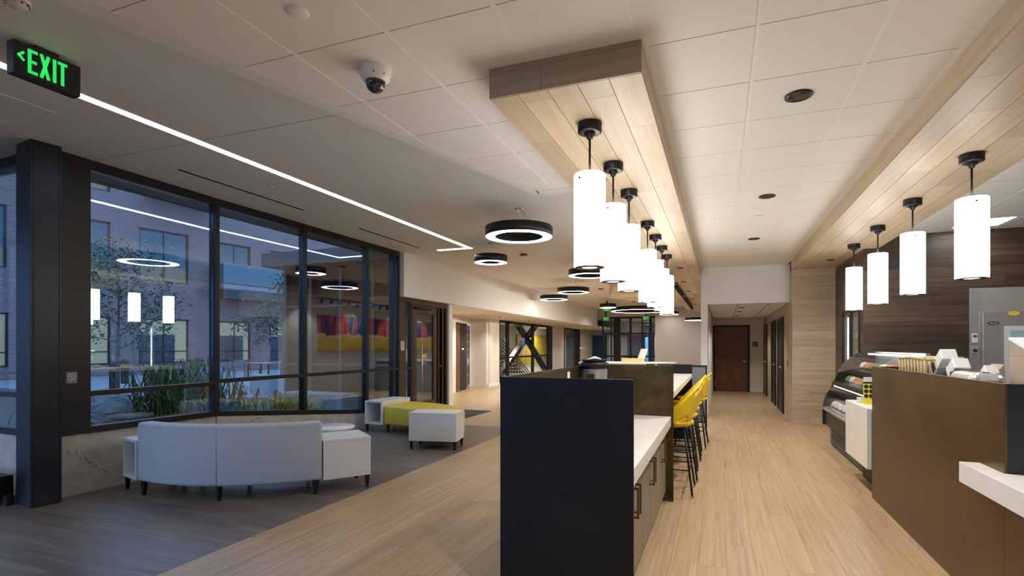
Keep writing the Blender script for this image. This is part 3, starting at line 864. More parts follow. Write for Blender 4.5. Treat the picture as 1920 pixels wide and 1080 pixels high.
# mural on the wall that faces the lobby (seen mirrored in the windows)
p = thing('mural', 'long abstract mural of red strokes over yellow on the lobby wall', 'painting', (-.385, 16.6, 0))
MB().box(-.045, 0, -3.8, 3.9, 1.30, 2.45).build('canvas', 'mural_paint', p)
p = thing('banquette', 'teal upholstered banquette below the abstract mural', 'sofa', (-.85, 17.6, 0))
MB().box(-.35, .40, -1.9, 2.2, .12, .45).build('seat', 'teal', p, .03)
MB().box(.15, .44, -1.9, 2.2, .45, .9).build('backrest', 'teal', p, .03)
for y in (-1.7, 0, 2.0): MB().box(-.3, -.24, y-.03, y+.03, 0, .12).build('leg', 'black_metal', p)
# reception desk far down the lobby
p = thing('reception_desk', 'pale grey reception desk far behind the island', 'desk', (-2.3, 15.0, 0))
MB().box(-1.5, 1.1, -.35, -.28, 0, .98).box(-1.5, -1.42, -.28, .5, 0, .98).box(1.02, 1.1, -.28, .5, 0, .98).build('front', 'panel_grey', p)
MB().box(-1.55, 1.15, -.4, .55, .98, 1.02).build('worktop', 'panel_light', p)
p = thing('desk_hutch', 'tan wooden tray box standing on the reception desk', 'box', (-2.35, 15.0, 1.02))
MB().box(-.3, .3, -.15, .15, 0, .02).box(-.3, -.28, -.15, .15, .02, .11).box(.28, .3, -.15, .15, .02, .11).box(-.28, .28, -.15, -.13, .02, .11).box(-.28, .28, .13, .15, .02, .11).build('tray', 'basket_wood', p)
p = thing('brochure_stand', 'slanting pink brochure in a stand behind the wooden tray', 'brochure', (-2.2, 15.3, 1.02))
MB().add([(-.1, 0, 0), (.1, 0, 0), (.22, .1, .38), (.02, .1, .38), (-.1, .03, 0), (.1, .03, 0), (.22, .12, .38), (.02, .12, .38)], [(0, 1, 2, 3), (7, 6, 5, 4), (0, 4, 5, 1), (1, 5, 6, 2), (2, 6, 7, 3), (3, 7, 4, 0)]).build('brochure', 'wallmauve', p)
MB().box(-.12, .12, -.03, .12, 0, .015).build('foot', 'black_metal', p)

# ================================================================== ISLAND
t = thing('steel_screen', 'tall blackened steel screen plates wrapping the near end of the island', 'screen', (-.8, 2.73, 0))
MB().box(-.38, .375, 0, .014, 0, 1.305).build('front_plate', 'blackened_steel', t, .0015)
MB().box(-.38, -.366, .0145, 2.0, 0, 1.305).build('side_plate', 'lit_steel_olive', t, .0015)
o = MB().box(-.3655, -.361, 1.33, 1.40, 1.17, 1.27).build('outlet_plate', 'white_plastic', t, .001)
t = thing('steel_screen', 'blackened steel divider plate between the low worktop and the bar', 'screen', (-.775, 5.12, 0))
MB().box(-.39, .355, 0, .014, 0, 1.295).build('plate', 'lit_steel_olive', t, .0015)
ct = thing('worktop', 'white quartz worktop at the near end of the island', 'countertop', (-.8, 3.93, .715))
MB().box(-.36, .358, -1.184, 1.188, 0, .095).build('slab', 'quartz', ct, .003)
cab = None
names = ('first', 'second', 'third')
for k in range(3):
    y0 = 2.75+k*.789
    if cab is None:
        cab = thing('base_cabinet', '', 'cabinet', (-.80, y0, 0), 0, 'taupe cabinets under the white worktop')
        MB().box(-.355, .25, .002, .787, 0, .09).build('plinth', 'black_matte', cab)
        MB().box(-.355, .29, .002, .787, .09, .713).build('body', 'cab_taupe', cab)
        for j in (0, 1):
            a = .004+j*.393
            dr = MB().box(.2905, .310, a, a+.388, .095, .708).build('door', 'cab_taupe', cab, .0015)
            hy = .345 if j == 0 else .445
            MB().bar((.311, hy, .47), (.345, hy, .47), .012).bar((.311, hy, .64), (.345, hy, .64), .012).bar((.345, hy, .464), (.345, hy, .646), .012).build('handle', 'aged_brass', dr)
            MB().cyl((0, 0), .006, 0, .006, 10).build('lock', 'brass', dr)
            dr.children[-1].location = (.311, hy, .69); dr.children[-1].rotation_euler = (0, PI/2, 0)
        c = cab
    else:
        c = copy_tree(cab); c.location = (-.80, y0, 0)
    c['label'] = 'taupe two-door base cabinet with bronze pulls, %s from the near end of the island' % names[k]
# bar
ct = thing('worktop', 'white quartz bar top behind the steel divider where the yellow stools stand', 'countertop', (-.775, 6.87, .98))
MB().box(-.36, .355, -1.73, 1.74, 0, .062).build('slab', 'quartz', ct, .003)
t = thing('bar_cabinet', 'dark steel base of the bar behind the yellow stools', 'bar', (-.775, 6.87, 0))
MB().box(-.36, .05, -1.72, 1.74, 0, .979).build('body', 'black_metal', t)
MB().tube([(.12, -1.7, .2), (.12, 1.7, .2)], .016).build('foot_rail', 'black_metal', t)
t = thing('steel_screen', 'low dark steel upstand at the far end of the bar', 'screen', (-.775, 8.62, 0))
MB().box(-.36, .355, 0, .014, 0, 1.19).build('plate', 'blackened_steel', t)
t = thing('end_screen', 'grey end screen in a black tube frame beyond the bar stools', 'screen', (-.68, 9.15, 0))
MB().box(-.43, -.405, -.012, .012, 0, 1.16).box(.445, .47, -.012, .012, 0, 1.16).box(-.405, .445, -.012, .012, 1.135, 1.16).box(-.405, .445, -.012, .012, .2, .225).build('frame', 'black_metal', t)
MB().box(-.405, .445, -.006, .006, .225, 1.135).build('panel', 'panel_grey', t)
MB().tube([(.41, -.05, .86), (.49, -.05, .86)], .02).build('knob', 'chrome', t)
# coffee urn
t = thing('coffee_urn', 'brushed steel coffee urn with black lid standing on the island worktop', 'coffee urn', (-1.045, 4.51, .811))
MB().lathe((0, 0), [(0, 0), (.10, 0), (.113, .02), (.113, .47)], 32).build('body', 'stainless', t)
MB().lathe((0, 0), [(.113, .47), (.122, .475), (.122, .523), (.10, .535), (.0, .538)], 32).build('lid', 'black_metal', t)
MB().lathe((0, 0), [(.105, .539), (.116, .545), (.110, .552), (.09, .548), (.0, .547)], 24).build('rim', 'black_matte', t)
MB().box(-.03, .03, -.16, -.11, .35, .43).build('tap', 'black_matte', t)
t = thing('paper_stack', 'crumpled white napkins on the coffee urn lid', 'napkin', (-1.045, 4.51, 1.362))
MB().add([(-.06, -.05, .0), (.02, -.07, .012), (.07, -.01, .004), (.03, .06, .016), (-.05, .05, .006), (0, 0, .03), (0, 0, -.002)], [(0, 1, 5), (1, 2, 5), (2, 3, 5), (3, 4, 5), (4, 0, 5), (1, 0, 6), (2, 1, 6), (3, 2, 6), (4, 3, 6), (0, 4, 6)]).build('napkin', 'paper', t)
t = thing('salt_shaker', 'green capped bottle standing on the bar by the divider plate', 'bottle', (-.62, 5.45, 1.043))
MB().lathe((0, 0), [(0, 0), (.018, 0), (.018, .20), (.008, .225)], 14).build('body', 'bottle_green', t)
MB().lathe((0, 0), [(.011, .226), (.011, .25), (0, .252)], 12).build('cap', 'green_plastic', t)
t = thing('napkin_box', 'small white napkin box on the bar behind the divider plate', 'box', (-.72, 5.42, 1.043))
MB().box(-.03, .03, -.05, .05, 0, .21).build('body', 'white_plastic', t, .003)
MB().box(-.012, .012, -.04, .04, .2105, .225).build('tissue', 'paper', t)

# ---- yellow bar stools
def stool_back():
    nu, nv = 28, 10
    vs, fs = [], []
    def P(i, j):
        ph = math.radians(-112+224*i/nu); q = j/nv
        c = max(0, math.cos(ph*.80))
        zb = .705+.045*max(0, math.cos(ph))**2
        zt = .735+.36*c**1.25
        z = zb+(zt-zb)*q
        r = .200+.050*max(0, (z-.72))/.38+.012*abs(math.sin(ph))
        lean = .03*max(0, (z-.72))/.38
        return (r*math.cos(ph)+lean-.005, r*1.04*math.sin(ph), z)
    for i in range(nu+1):
        for j in range(nv+1): vs.append(P(i, j))
    for i in range(nu):
        ph = -112+224*(i+.5)/nu
        for j in range(nv):
            if abs(ph) < 30 and j == 8: continue                       # hand hold
            if 38 < abs(ph) < 72 and j in (0, 1) : continue            # gaps above the seat
            fs.append((i*(nv+1)+j, (i+1)*(nv+1)+j, (i+1)*(nv+1)+j+1, i*(nv+1)+j+1))
    return vs, fs
def make_stool():
    t = thing('bar_stool', '', 'bar stool', (0, 0, 0), 0, 'yellow stools along the bar')
    vs, fs = stool_back()
    sh = MB().add(vs, fs, True).build('backrest', 'plastic_yellow', t)
    m = sh.modifiers.new('thick', 'SOLIDIFY'); m.thickness = .012; m.offset = 0
    se = MB().lathe((0, 0), [(0, .672), (.12, .668), (.175, .674), (.205, .700), (.212, .722), (.204, .724), (.19, .702), (.16, .690), (.0, .688)], 32).build('seat', 'plastic_yellow', t)
    se.scale = (1.04, 1.04, 1)
    for sx in (-1, 1):
        for sy in (-1, 1):
            a = (sx*.13, sy*.13, .66); b = (sx*.215, sy*.235, .012)
            lg = MB().tube([a, b], .011).build('leg', 'black_metal', t)
            MB().lathe((b[0], b[1]), [(0, 0), (.014, 0), (.014, .02), (.009, .03)], 10).build('glide', 'chrome', lg)
    def P(sx, sy, z):
        q = (.69-z)/.678
        return (sx*(.13+.085*q), sy*(.13+.105*q), z)
    for z, prs in ((.26, (((-1, -1), (1, -1)), ((1, -1), (1, 1)), ((1, 1), (-1, 1)), ((-1, 1), (-1, -1)))), (.43, (((-1, -1), (1, -1)), ((1, 1), (-1, 1))))):
        for a, b in prs: MB().tube([P(*a, z), P(*b, z)], .008, 6).build('stretcher', 'black_metal', t)
    MB().box(-.14, .14, -.14, .14, .652, .667).build('seat_plate', 'black_metal', t)
    return t
st0 = make_stool()
for k, (x, y, r) in enumerate(((-.47, 5.52, 0), (-.46, 6.14, 2), (-.46, 6.77, -2), (-.455, 7.42, 1), (-.40, 8.08, -3))):
    o = st0 if k == 0 else copy_tree(st0)
    o.location = (x, y, 0); o.rotation_euler = (0, 0, math.radians(r))
    o['label'] = 'yellow shell bar stool with black splayed legs, %s from the steel divider plate' % ('first', 'second', 'third', 'fourth', 'fifth')[k]

# ================================================================== LOUNGE SEATS
def sector(c, a0, a1, r0, r1, z0, z1, n=18, ry=1.):
    mb = MB(); vs = []
    for i in range(n+1):
        a = math.radians(a0+(a1-a0)*i/n)
        for r, q in ((r0 if isinstance(r0, tuple) else (r0, r0), 0), (r1 if isinstance(r1, tuple) else (r1, r1), 1)):
            x, y = c[0]+r[0]*math.cos(a), c[1]+r[1]*math.sin(a)
            vs += [(x, y, z0), (x, y, z1)]
    fs = []
    for i in range(n):
        b = i*4; d = b+4
        fs += [(b+0, b+1, d+1, d+0), (b+2, d+2, d+3, b+3), (b+1, b+3, d+3, d+1), (b+0, d+0, d+2, b+2)]
    fs += [(0, 2, 3, 1), (n*4, n*4+1, n*4+3, n*4+2)]
    mb.add(vs, fs, True)
    return mb
def leg(t, x, y, z=.135):
    MB().add([(x-.012, y-.012, 0), (x+.012, y-.012, 0), (x+.012, y+.012, 0), (x-.012, y+.012, 0), (x-.022, y-.022, z), (x+.022, y-.022, z), (x+.022, y+.022, z), (x-.022, y+.022, z)],
             [(0, 3, 2, 1), (4, 5, 6, 7), (0, 1, 5, 4), (1, 2, 6, 5), (2, 3, 7, 6), (3, 0, 4, 7)]).build('leg', 'black_metal', t)
def cubby(t, w, d, z0, z1, m='laminate_white'):
    """open-fronted box: front faces local -y, width along x from 0"""
    th = .03
    MB().box(0, w, 0, d, z1-th, z1).build('top', m, t, .002)
    MB().box(0, w, 0, d, z0, z0+th).build('base', m, t, .002)
    MB().box(0, th, 0, d, z0+th, z1-th).build('side', m, t, .001)
    MB().box(w-th, w, 0, d, z0+th, z1-th).build('side', m, t, .001)
    MB().box(th, w-th, d-.02, d, z0+th, z1-th).build('back', m, t)
SC = (-5.155, 5.30)
t = thing('curved_sofa', 'curved grey fabric sofa seen from behind near the steel column', 'sofa', (SC[0], SC[1], 0))
sector((0, 0), -99.3, -38.4, 1.66, 1.81, .14, .725, 28).build('backrest', 'fabric_grey', t, .03, 3)
sector((0, 0), -99.3, -38.4, 1.12, 1.655, .16, .43, 28).build('seat', 'fabric_grey', t, .03, 3)
ca, sa = math.cos(math.radians(-68.6)), math.sin(math.radians(-68.6))
MB().tube([(1.8085*ca, 1.8085*sa, .16), (1.8085*ca, 1.8085*sa, .70), (1.79*ca, 1.79*sa, .722), (1.67*ca, 1.67*sa, .7235)], .0035, 6).build('seam', 'panel_grey', t)
for a in (-97.5, -68.5, -40.5):
    leg(t, 1.77*math.cos(math.radians(a)), 1.77*math.sin(math.radians(a)), .145)
    leg(t, 1.2*math.cos(math.radians(a)), 1.2*math.sin(math.radians(a)), .165)
t = thing('cubby_table', 'white side table with open cubby at the left end of the grey sofa', 'side table', (-5.815, 3.615, 0), math.radians(-14))
cubby(t, .335, .48, .135, .535)
for x, y in ((.03, .03), (.30, .45), (.03, .45)): leg(t, x, y)
t = thing('block_table', 'white closed block table at the right end of the grey sofa', 'side table', (-3.735, 4.185, 0), math.radians(52.5))
MB().box(0, .47, 0, .50, .135, .505).build('body', 'laminate_white', t, .002)
MB().box(-.002, .472, -.002, .502, .506, .535).build('top', 'laminate_white', t, .002)
for x, y in ((.44, .03), (.03, .47), (.44, .47)): leg(t, x, y)
t = thing('round_table', 'round white table behind the grey sofa', 'table', (-4.40, 5.06, 0))
MB().lathe((0, 0), [(0, .485), (.26, .485), (.27, .495), (.27, .515), (0, .515)], 36).build('top', 'white_gloss', t)
MB().lathe((0, 0), [(.025, .02), (.025, .485)], 16).build('post', 'black_metal', t)
MB().lathe((0, 0), [(0, 0), (.18, 0), (.18, .012), (.02, .022)], 28).build('base', 'black_metal', t)
t = thing('curved_bench', 'curved yellow upholstered bench between two white boxes', 'bench', (-5.43, 6.85, 0))
sector((0, 0), 89, 4, (1.06, .64), (1.76, 1.42), .135, .465, 22).build('seat', 'vinyl_yellow', t, .045, 3)
for a in (86, 45, 8):
    c, s = math.cos(math.radians(a)), math.sin(math.radians(a))
    leg(t, 1.12*c, .70*s, .14); leg(t, 1.68*c, 1.34*s, .14)
t = thing('cubby_table', 'white side table with open cubby at the left end of the yellow bench', 'side table', (-5.79, 7.49, 0), math.radians(-2))
cubby(t, .36, .82, .135, .535)
for x, y in ((.03, .03), (.33, .79), (.03, .79)): leg(t, x, y)
t = thing('block_table', 'white closed block table at the right end of the yellow bench', 'side table', (-4.19, 6.40, 0), math.radians(12))
MB().box(0, .70, 0, .42, .125, .50).build('body', 'laminate_white', t, .002)
MB().box(-.002, .702, -.002, .422, .501, .53).build('top', 'laminate_white', t, .002)
for x, y in ((.03, .03), (.67, .03), (.03, .39), (.67, .39)): leg(t, x, y, .125)

# ================================================================== SERVICE COUNTER
t = thing('counter_front', 'steel front plates of the right service counter, warm aisle light coloured in', 'counter', (1.39, 3.4, 0))
MB().box(0, .014, .0, 2.53, 0, 1.283).build('tall_plate', 'lit_steel_warm', t, .0015)
MB().box(0, .014, -5.4, -.0005, 0, .70).build('low_plate', 'lit_steel_warm', t, .0015)
MB().box(.0145, 1.9, 0, .014, .818, 1.283).build('return_plate', 'column_steel', t, .0015)
MB().box(.0145, .5, 2.515, 2.53, 0, 1.283).build('end_plate', 'lit_steel_warm', t, .0015)
t = thing('service_ledge', 'thick white quartz ledge projecting from the steel counter', 'countertop', (1.29, 3.4, .70))
MB().prism([(0, -5.3), (.0995, -5.3), (2.0, -5.3), (2.0, -.001), (.1, -.001), (.0995, .27), (0, .27)], .0005, .116).build('slab', 'quartz', t, .003)
t = thing('back_worktop', 'stainless worktop hidden behind the steel counter', 'countertop', (1.42, 3.45, 0))
MB().box(0, .9, 0, 2.44, .90, .95).build('slab', 'stainless_dull', t)
MB().box(.05, .85, .05, 2.4, 0, .899).build('carcass', 'stainless_dull', t)
t = thing('quartz_end_block', 'white quartz waterfall block between the brown counter and the deli case', 'counter', (1.35, 5.94, 0))
MB().box(0, .04, 0, .93, .27, .865).build('apron', 'quartz', t, .002)
MB().box(.0405, .60, 0, .93, .825, .865).build('top', 'quartz', t, .002)
MB().box(.17, .60, 0, .93, 0, .27).build('plinth', 'blackened_steel', t)
MB().box(.0405, .60, .0, .93, .271, .824).build('carcass', 'cab_taupe', t)
# deli case
t = thing('deli_case', 'black refrigerated deli case with curved glass beside the dark wall', 'display case', (1.45, 6.90, 0))
DL = 2.04
MB().box(.12, .70, .02, DL-.02, .0, .30).build('base', 'black_matte', t)
for k in range(7): MB().box(.10, .1195, .03, DL-.03, .03+k*.037, .05+k*.037).build('louver', 'metal_grey', t)
MB().box(.03, .70, 0, DL, .30, .56).build('body', 'bronze_frame', t, .006)
MB().box(0, .0295, 0, DL, .53, .565).build('bumper', 'stainless_dull', t, .004)
for y in (0, DL-.03):
    MB().add([(.0, y, .30), (.70, y, .30), (.70, y, 1.38), (.46, y, 1.38), (.26, y, 1.22), (.16, y, .98), (.12, y, .88), (.03, y, .70), (.0, y, .56)] + [(.0, y+.03, .30), (.70, y+.03, .30), (.70, y+.03, 1.38), (.46, y+.03, 1.38), (.26, y+.03, 1.22), (.16, y+.03, .98), (.12, y+.03, .88), (.03, y+.03, .70), (.0, y+.03, .56)],
             [tuple(range(8, -1, -1)), tuple(range(9, 18))]+[(i, (i+1) % 9, 9+(i+1) % 9, 9+i) for i in range(9)]).build('end_panel', 'clear_glass' if y == 0 else 'black_matte', t)
def curve_sheet(pts, y0, y1, m, name):
    vs = [];
    for x, z in pts: vs += [(x, y0, z), (x, y1, z)]
    mb = MB().add(vs, [(2*i, 2*i+2, 2*i+3, 2*i+1) for i in range(len(pts)-1)], True)
    return mb.build(name, m, t)
curve_sheet([(.005, .57), (.01, .66), (.04, .76), (.09, .84), (.15, .89)], .035, DL-.035, 'clear_glass', 'lower_glass')
curve_sheet([(.16, .96), (.19, 1.08), (.25, 1.2), (.34, 1.31), (.45, 1.37), (.6, 1.385)], .035, DL-.035, 'clear_glass', 'upper_glass')
MB().box(.12, .70, .03, DL-.03, .90, .955).build('mid_counter', 'bronze_frame', t, .004)
MB().box(.68, .72, .0, DL, .56, 1.40).build('rear_panel', 'stainless_dull', t)
MB().box(.03, .68, .03, DL-.03, .56, .58).build('deck', 'stainless_dull', t)
MB().box(.30, .68, .03, DL-.03, 1.14, 1.155).build('glass_shelf', 'clear_glass', t)
MB().box(.58, .62, .06, DL-.06, 1.355, 1.375).build('case_lamp', 'case_led', t)
MB().box(.14, .155, .06, DL-.06, .885, .895).build('case_lamp', 'case_led', t)
foods = ['food_white', 'food_orange', 'food_brown', 'food_green']
fk = 0
words = {'food_white': 'white wrapped', 'food_orange': 'orange', 'food_brown': 'brown baked', 'food_green': 'green leafy'}
for row, (x, z) in enumerate(((.14, .58), (.32, .58), (.32, .955), (.5, 1.155))):
    for i in range(8):
        y = .16+i*.235
        m = foods[(0 if (row == 0 and i > 1) else (fk*3+row) % 4)]; fk += 1
        f = thing('food_pack', words[m]+' deli food pack, '+('front of lower deck', 'back of lower deck', 'middle counter', 'upper glass shelf')[row]+', '+('first', 'second', 'third', 'fourth', 'fifth', 'sixth', 'seventh', 'eighth')[i]+' from the counter', 'food', (1.45+x, 6.90+y, z+.001), random.uniform(-.2, .2), 'food packs in the deli case')
        MB().box(-.05, .05, -.075, .075, 0, .02).build('tray', 'black_matte', f)
        MB().lathe((0, 0), [(.066, .02), (.062, .05), (.04, .085), (0, .095)], 10).build('food', m, f)
t = thing('menu_card', 'yellow card with black discs standing on the white quartz block', 'sign', (1.475, 6.42, .866))
MB().box(-.05, .05, -.03, .03, 0, .01).box(-.048, .048, -.004, .004, .01, .215).build('card', 'sticker_yellow', t)
for a in (-.023, .023):
    for z in (.085, .135, .185):
        o = MB().cyl((0, 0), .021, 0, .002, 18).build('disc', 'black_matte', t); o.location = (a, -.0045, z); o.rotation_euler = (PI/2, 0, 0)
MB().box(-.048, .048, -.004, .004, .2155, .235).build('band', 'black_matte', t)
MB().box(-.048, .048, -.004, .004, .2355, .285).build('header_card', 'paper', t)
t = thing('round_tin', 'small cream tin beside the yellow card on the quartz block', 'tin', (1.415, 6.50, .866))
MB().lathe((0, 0), [(0, 0), (.032, 0), (.032, .05)], 18).build('body', 'white_plastic', t)
MB().lathe((0, 0), [(.034, .0505), (.034, .06), (0, .062)], 18).build('lid', 'panel_light', t)
# things on the back worktop
WZ = .951
t = thing('basket_rack', 'pale wooden spindle rack on the back worktop by the deli case', 'rack', (1.66, 5.46, WZ))
MB().box(-.09, .09, -.34, .34, 0, .22).build('base', 'cab_taupe', t)
for sx in (-.08, .08):
    MB().tube([(sx, -.33, .42), (sx, 0, .43), (sx, .33, .42)], .013).build('rail', 'basket_wood', t)
    for i in range(9):
        y = -.32+i*.08
        MB().tube([(sx, y, .22), (sx, y, .42)], .009, 6).build('spindle', 'basket_wood', t)
for y in (-.33, .33): MB().tube([(-.08, y, .42), (.08, y, .42)], .012).build('rail', 'basket_wood', t)
for k, (y, x, z, sc, lab) in enumerate(((5.12, 1.70, .385, .85, 'largest white tilted lid dispenser with a green mark behind the brown counter'), (4.86, 1.69, .325, .8, 'middle white tilted lid dispenser behind the brown counter'), (4.60, 1.78, .31, .6, 'smallest white tilted lid dispenser next to the toaster'))):
    t = thing('lid_dispenser', lab, 'dispenser', (x, y, WZ), 0, 'tilted lid dispensers')
    tl = math.radians(-38)
    def put(o): o.location = (0, 0, z); o.rotation_euler = (tl, 0, 0); o.scale = (sc, sc, sc); return o
    put(MB().box(-.065, .065, -.16, .10, -.06, .06).build('body', 'white_plastic', t, .012))
    put(MB().box(-.062, .062, .1005, .155, -.052, .052).build('mouth', 'white_gloss', t, .006))
    put(MB().box(-.069, -.0655, .02, .10, -.045, .045).build('window', 'black_matte', t))
    put(MB().box(-.068, .068, -.02, -.005, -.063, .063).build('band', 'panel_light', t))
    put(MB().box(-.03, .0, -.09, -.06, .0605, .063).build('mark', 'green_plastic', t))
    MB().box(-.05, .05, -.05, .05, 0, z-.075*sc-.03).build('stand', 'metal_grey', t)
t = thing('toaster', 'rounded chrome and black toaster on the back worktop', 'toaster', (1.66, 4.44, WZ))
MB().box(-.10, .10, -.19, .19, 0, .352).build('body', 'stainless', t, .05, 4)
MB().box(-.102, .102, -.04, .04, .02, .2).build('band', 'black_metal', t)
MB().box(-.07, .07, .195, .25, .12, .345).build('side_panel', 'black_metal', t, .01)
MB().box(-.02, .02, -.15, .15, .350, .354).build('slot', 'black_matte', t)
t = thing('display_lid', 'black curved roll top cover with white rim behind the spindle rack', 'cover', (1.86, 6.02, WZ-.08))
vs = []
for i in range(9):
    a = PI*.5*i/8
    vs += [(-.12+.30*(1-math.cos(a))*.5, -.26, .22+.28*math.sin(a)), (-.12+.30*(1-math.cos(a))*.5, .3, .22+.28*math.sin(a))]
MB().add(vs+[(.2, -.26, .5), (.2, .3, .5)], [(2*i, 2*i+2, 2*i+3, 2*i+1) for i in range(9)], True).build('cover', 'black_metal', t)
MB().tube([(vs[2*i][0]-.004, -.262, vs[2*i][2]+.003) for i in range(9)]+[(.2, -.262, .503)], .009).build('rim', 'white_gloss', t)
MB().box(-.12, .2, -.26, .3, 0, .2195).build('base', 'black_matte', t)
t = thing('carton', 'tan carton with slanting white top at the right edge above the counter', 'box', (2.10, 4.36, WZ))
MB().box(-.22, .2, -.16, .17, 0, .46).build('body', 'cardboard', t, .003)
MB().add([(-.225, -.165, .461), (.205, -.165, .461), (.205, .175, .575), (-.225, .175, .575), (-.225, -.165, .475), (.205, -.165, .475), (.205, .175, .59), (-.225, .175, .59)], [(0, 3, 2, 1), (4, 5, 6, 7), (0, 1, 5, 4), (1, 2, 6, 5), (2, 3, 7, 6), (3, 0, 4, 7)]).build('lid', 'paper', t)
MB().add([(-.22, .17, .461), (.2, .17, .461), (.2, .165, .57), (-.22, .165, .57), (-.22, -.15, .461), (.2, -.15, .461)], [(0, 1, 2, 3), (0, 3, 4), (1, 5, 2), (4, 3, 2, 5), (0, 4, 5, 1)]).build('wedge', 'cardboard', t)
t = thing('carton_flap', 'folded tan paper bag beside the carton', 'bag', (1.86, 4.72, WZ))
MB().add([(-.06, -.1, 0), (.06, -.1, 0), (.06, .1, 0), (-.06, .1, 0), (-.02, -.09, .33), (.03, -.09, .40), (.03, .09, .40), (-.02, .09, .33)], [(0, 3, 2, 1), (4, 5, 6, 7), (0, 1, 5, 4), (1, 2, 6, 5), (2, 3, 7, 6), (3, 0, 4, 7)]).build('bag', 'cardboard', t)
# walk-in cooler door
t = thing('walk_in_cooler', 'stainless walk-in cooler front with window on the dark board wall', 'cooler', (3.28, 9.0, 0))
MB().box(0, 2.2, -.02, -.001, 0, 2.29).build('panel', 'stainless', t)
MB().box(-.0, .11, -.028, -.0205, 0, 2.28).build('jamb', 'stainless_dull', t, .002)
dr = MB().box(.12, 1.5, -.10, -.021, .05, 1.955).build('door', 'stainless_dull', t, .006)
fr = MB().box(.355, .42, -.115, -.1005, .75, 1.755).box(1.08, 1.145, -.115, -.1005, .75, 1.755).box(.42, 1.08, -.115, -.1005, 1.69, 1.755).box(.42, 1.08, -.115, -.1005, .75, .815).build('window_frame', 'white_plastic', dr)
MB().box(.42, 1.08, -.108, -.1005, .815, 1.69).build('window_pane', 'fridge_glass_in', dr)
o = MB().cyl((0, 0), 1, 0, .004, 28).build('oval_badge', 'navy', dr); o.scale = (.07, .022, 1); o.location = (.235, -.101, 1.795); o.rotation_euler = (PI/2, 0, 0)
for k in range(5): MB().box(.195+k*.017, .205+k*.017, -.1065, -.1055, 1.789, 1.801).build('badge_letter', 'white_gloss', dr)
o = MB().cyl((0, 0), .075, 0, .003, 24).build('yellow_sticker', 'sticker_yellow', dr); o.location = (.46, -.1005, 1.925); o.rotation_euler = (PI/2, 0, 0); o.scale = (.85, .4, 1)
MB().box(.66, .76, -.13, -.1005, 1.80, 1.94).build('latch', 'stainless', dr, .01)
MB().tube([(.68, -.02, 2.0), (.68, -.07, 2.02), (.74, -.07, 2.04), (.80, -.03, 2.03)], .02).build('hinge', 'chrome', t)
MB().box(.02, .085, -.045, -.0285, 1.53, 1.655).build('controller', 'white_plastic', t, .003)
MB().box(.03, .075, -.048, -.0455, 1.605, 1.635).build('red_display', 'red_plastic', t)
MB().box(.02, .085, -.04, -.0285, 1.37, 1.48).build('switch_plate', 'stainless', t, .003)
o = MB().cyl((0, 0), .022, 0, .02, 16).build('knob', 'black_matte', t); o.location = (.052, -.0405, 1.42); o.rotation_euler = (PI/2, 0, 0)
# merchandiser let into the side wall
t = thing('drink_cooler', 'black framed drink cooler let into the dark wall beside the pillar', 'cooler', (2.0, 9.2, .35))
MB().box(-.015, .03, 0, .05, 0, 1.72).box(-.015, .03, 1.17, 1.22, 0, 1.72).box(-.015, .03, .05, 1.17, 1.67, 1.72).box(-.015, .03, .05, 1.17, 0, .06).box(-.015, .025, .58, .63, .06, 1.67).build('frame', 'black_metal', t)
MB().box(.005, .012, .05, .58, .06, 1.67).build('pane', 'clear_glass', t); MB().box(.005, .012, .63, 1.17, .06, 1.67).build('pane', 'clear_glass', t)
MB().box(.55, .58, 0, 1.22, 0, 1.72).box(.201, .55, -.02, -.0, 0, 1.72).box(.201, .55, 1.22, 1.24, 0, 1.72).build('cabinet', 'panel_light', t)
MB().box(.06, .075, 1.12, 1.14, .1, 1.62).build('led_strip', 'case_led', t)
MB().box(.06, .075, .06, .08, .1, 1.62).build('led_strip', 'case_led', t)
SH = (.36, .72, 1.08, 1.4)
for z in SH: MB().box(.08, .549, .02, 1.2, z-.015, z).build('shelf', 'metal_grey', t)
for z, m, nm in zip(SH, ('bottle_red', 'bottle_clear', 'bottle_green', 'bottle_clear'), ('red', 'clear', 'green', 'clear')):
    for i in range(6):
        b = thing('drink_bottle', '%s bottle on the %s shelf of the drink cooler, %s from the near side' % (nm, {.36: 'lowest', .72: 'second', 1.08: 'third', 1.4: 'top'}[z], ('first', 'second', 'third', 'fourth', 'fifth', 'sixth')[i]), 'bottle', (2.14, 9.38+i*.16, .35+z+.001), 0, '%s bottles on the cooler shelf %d' % (nm, int(z*100)))
        MB().lathe((0, 0), [(0, 0), (.032, 0), (.034, .12), (.013, .17), (.013, .2)], 12).build('body', m, b)
        MB().lathe((0, 0), [(.015, .2005), (.015, .22), (0, .222)], 10).build('cap', 'white_plastic', b)

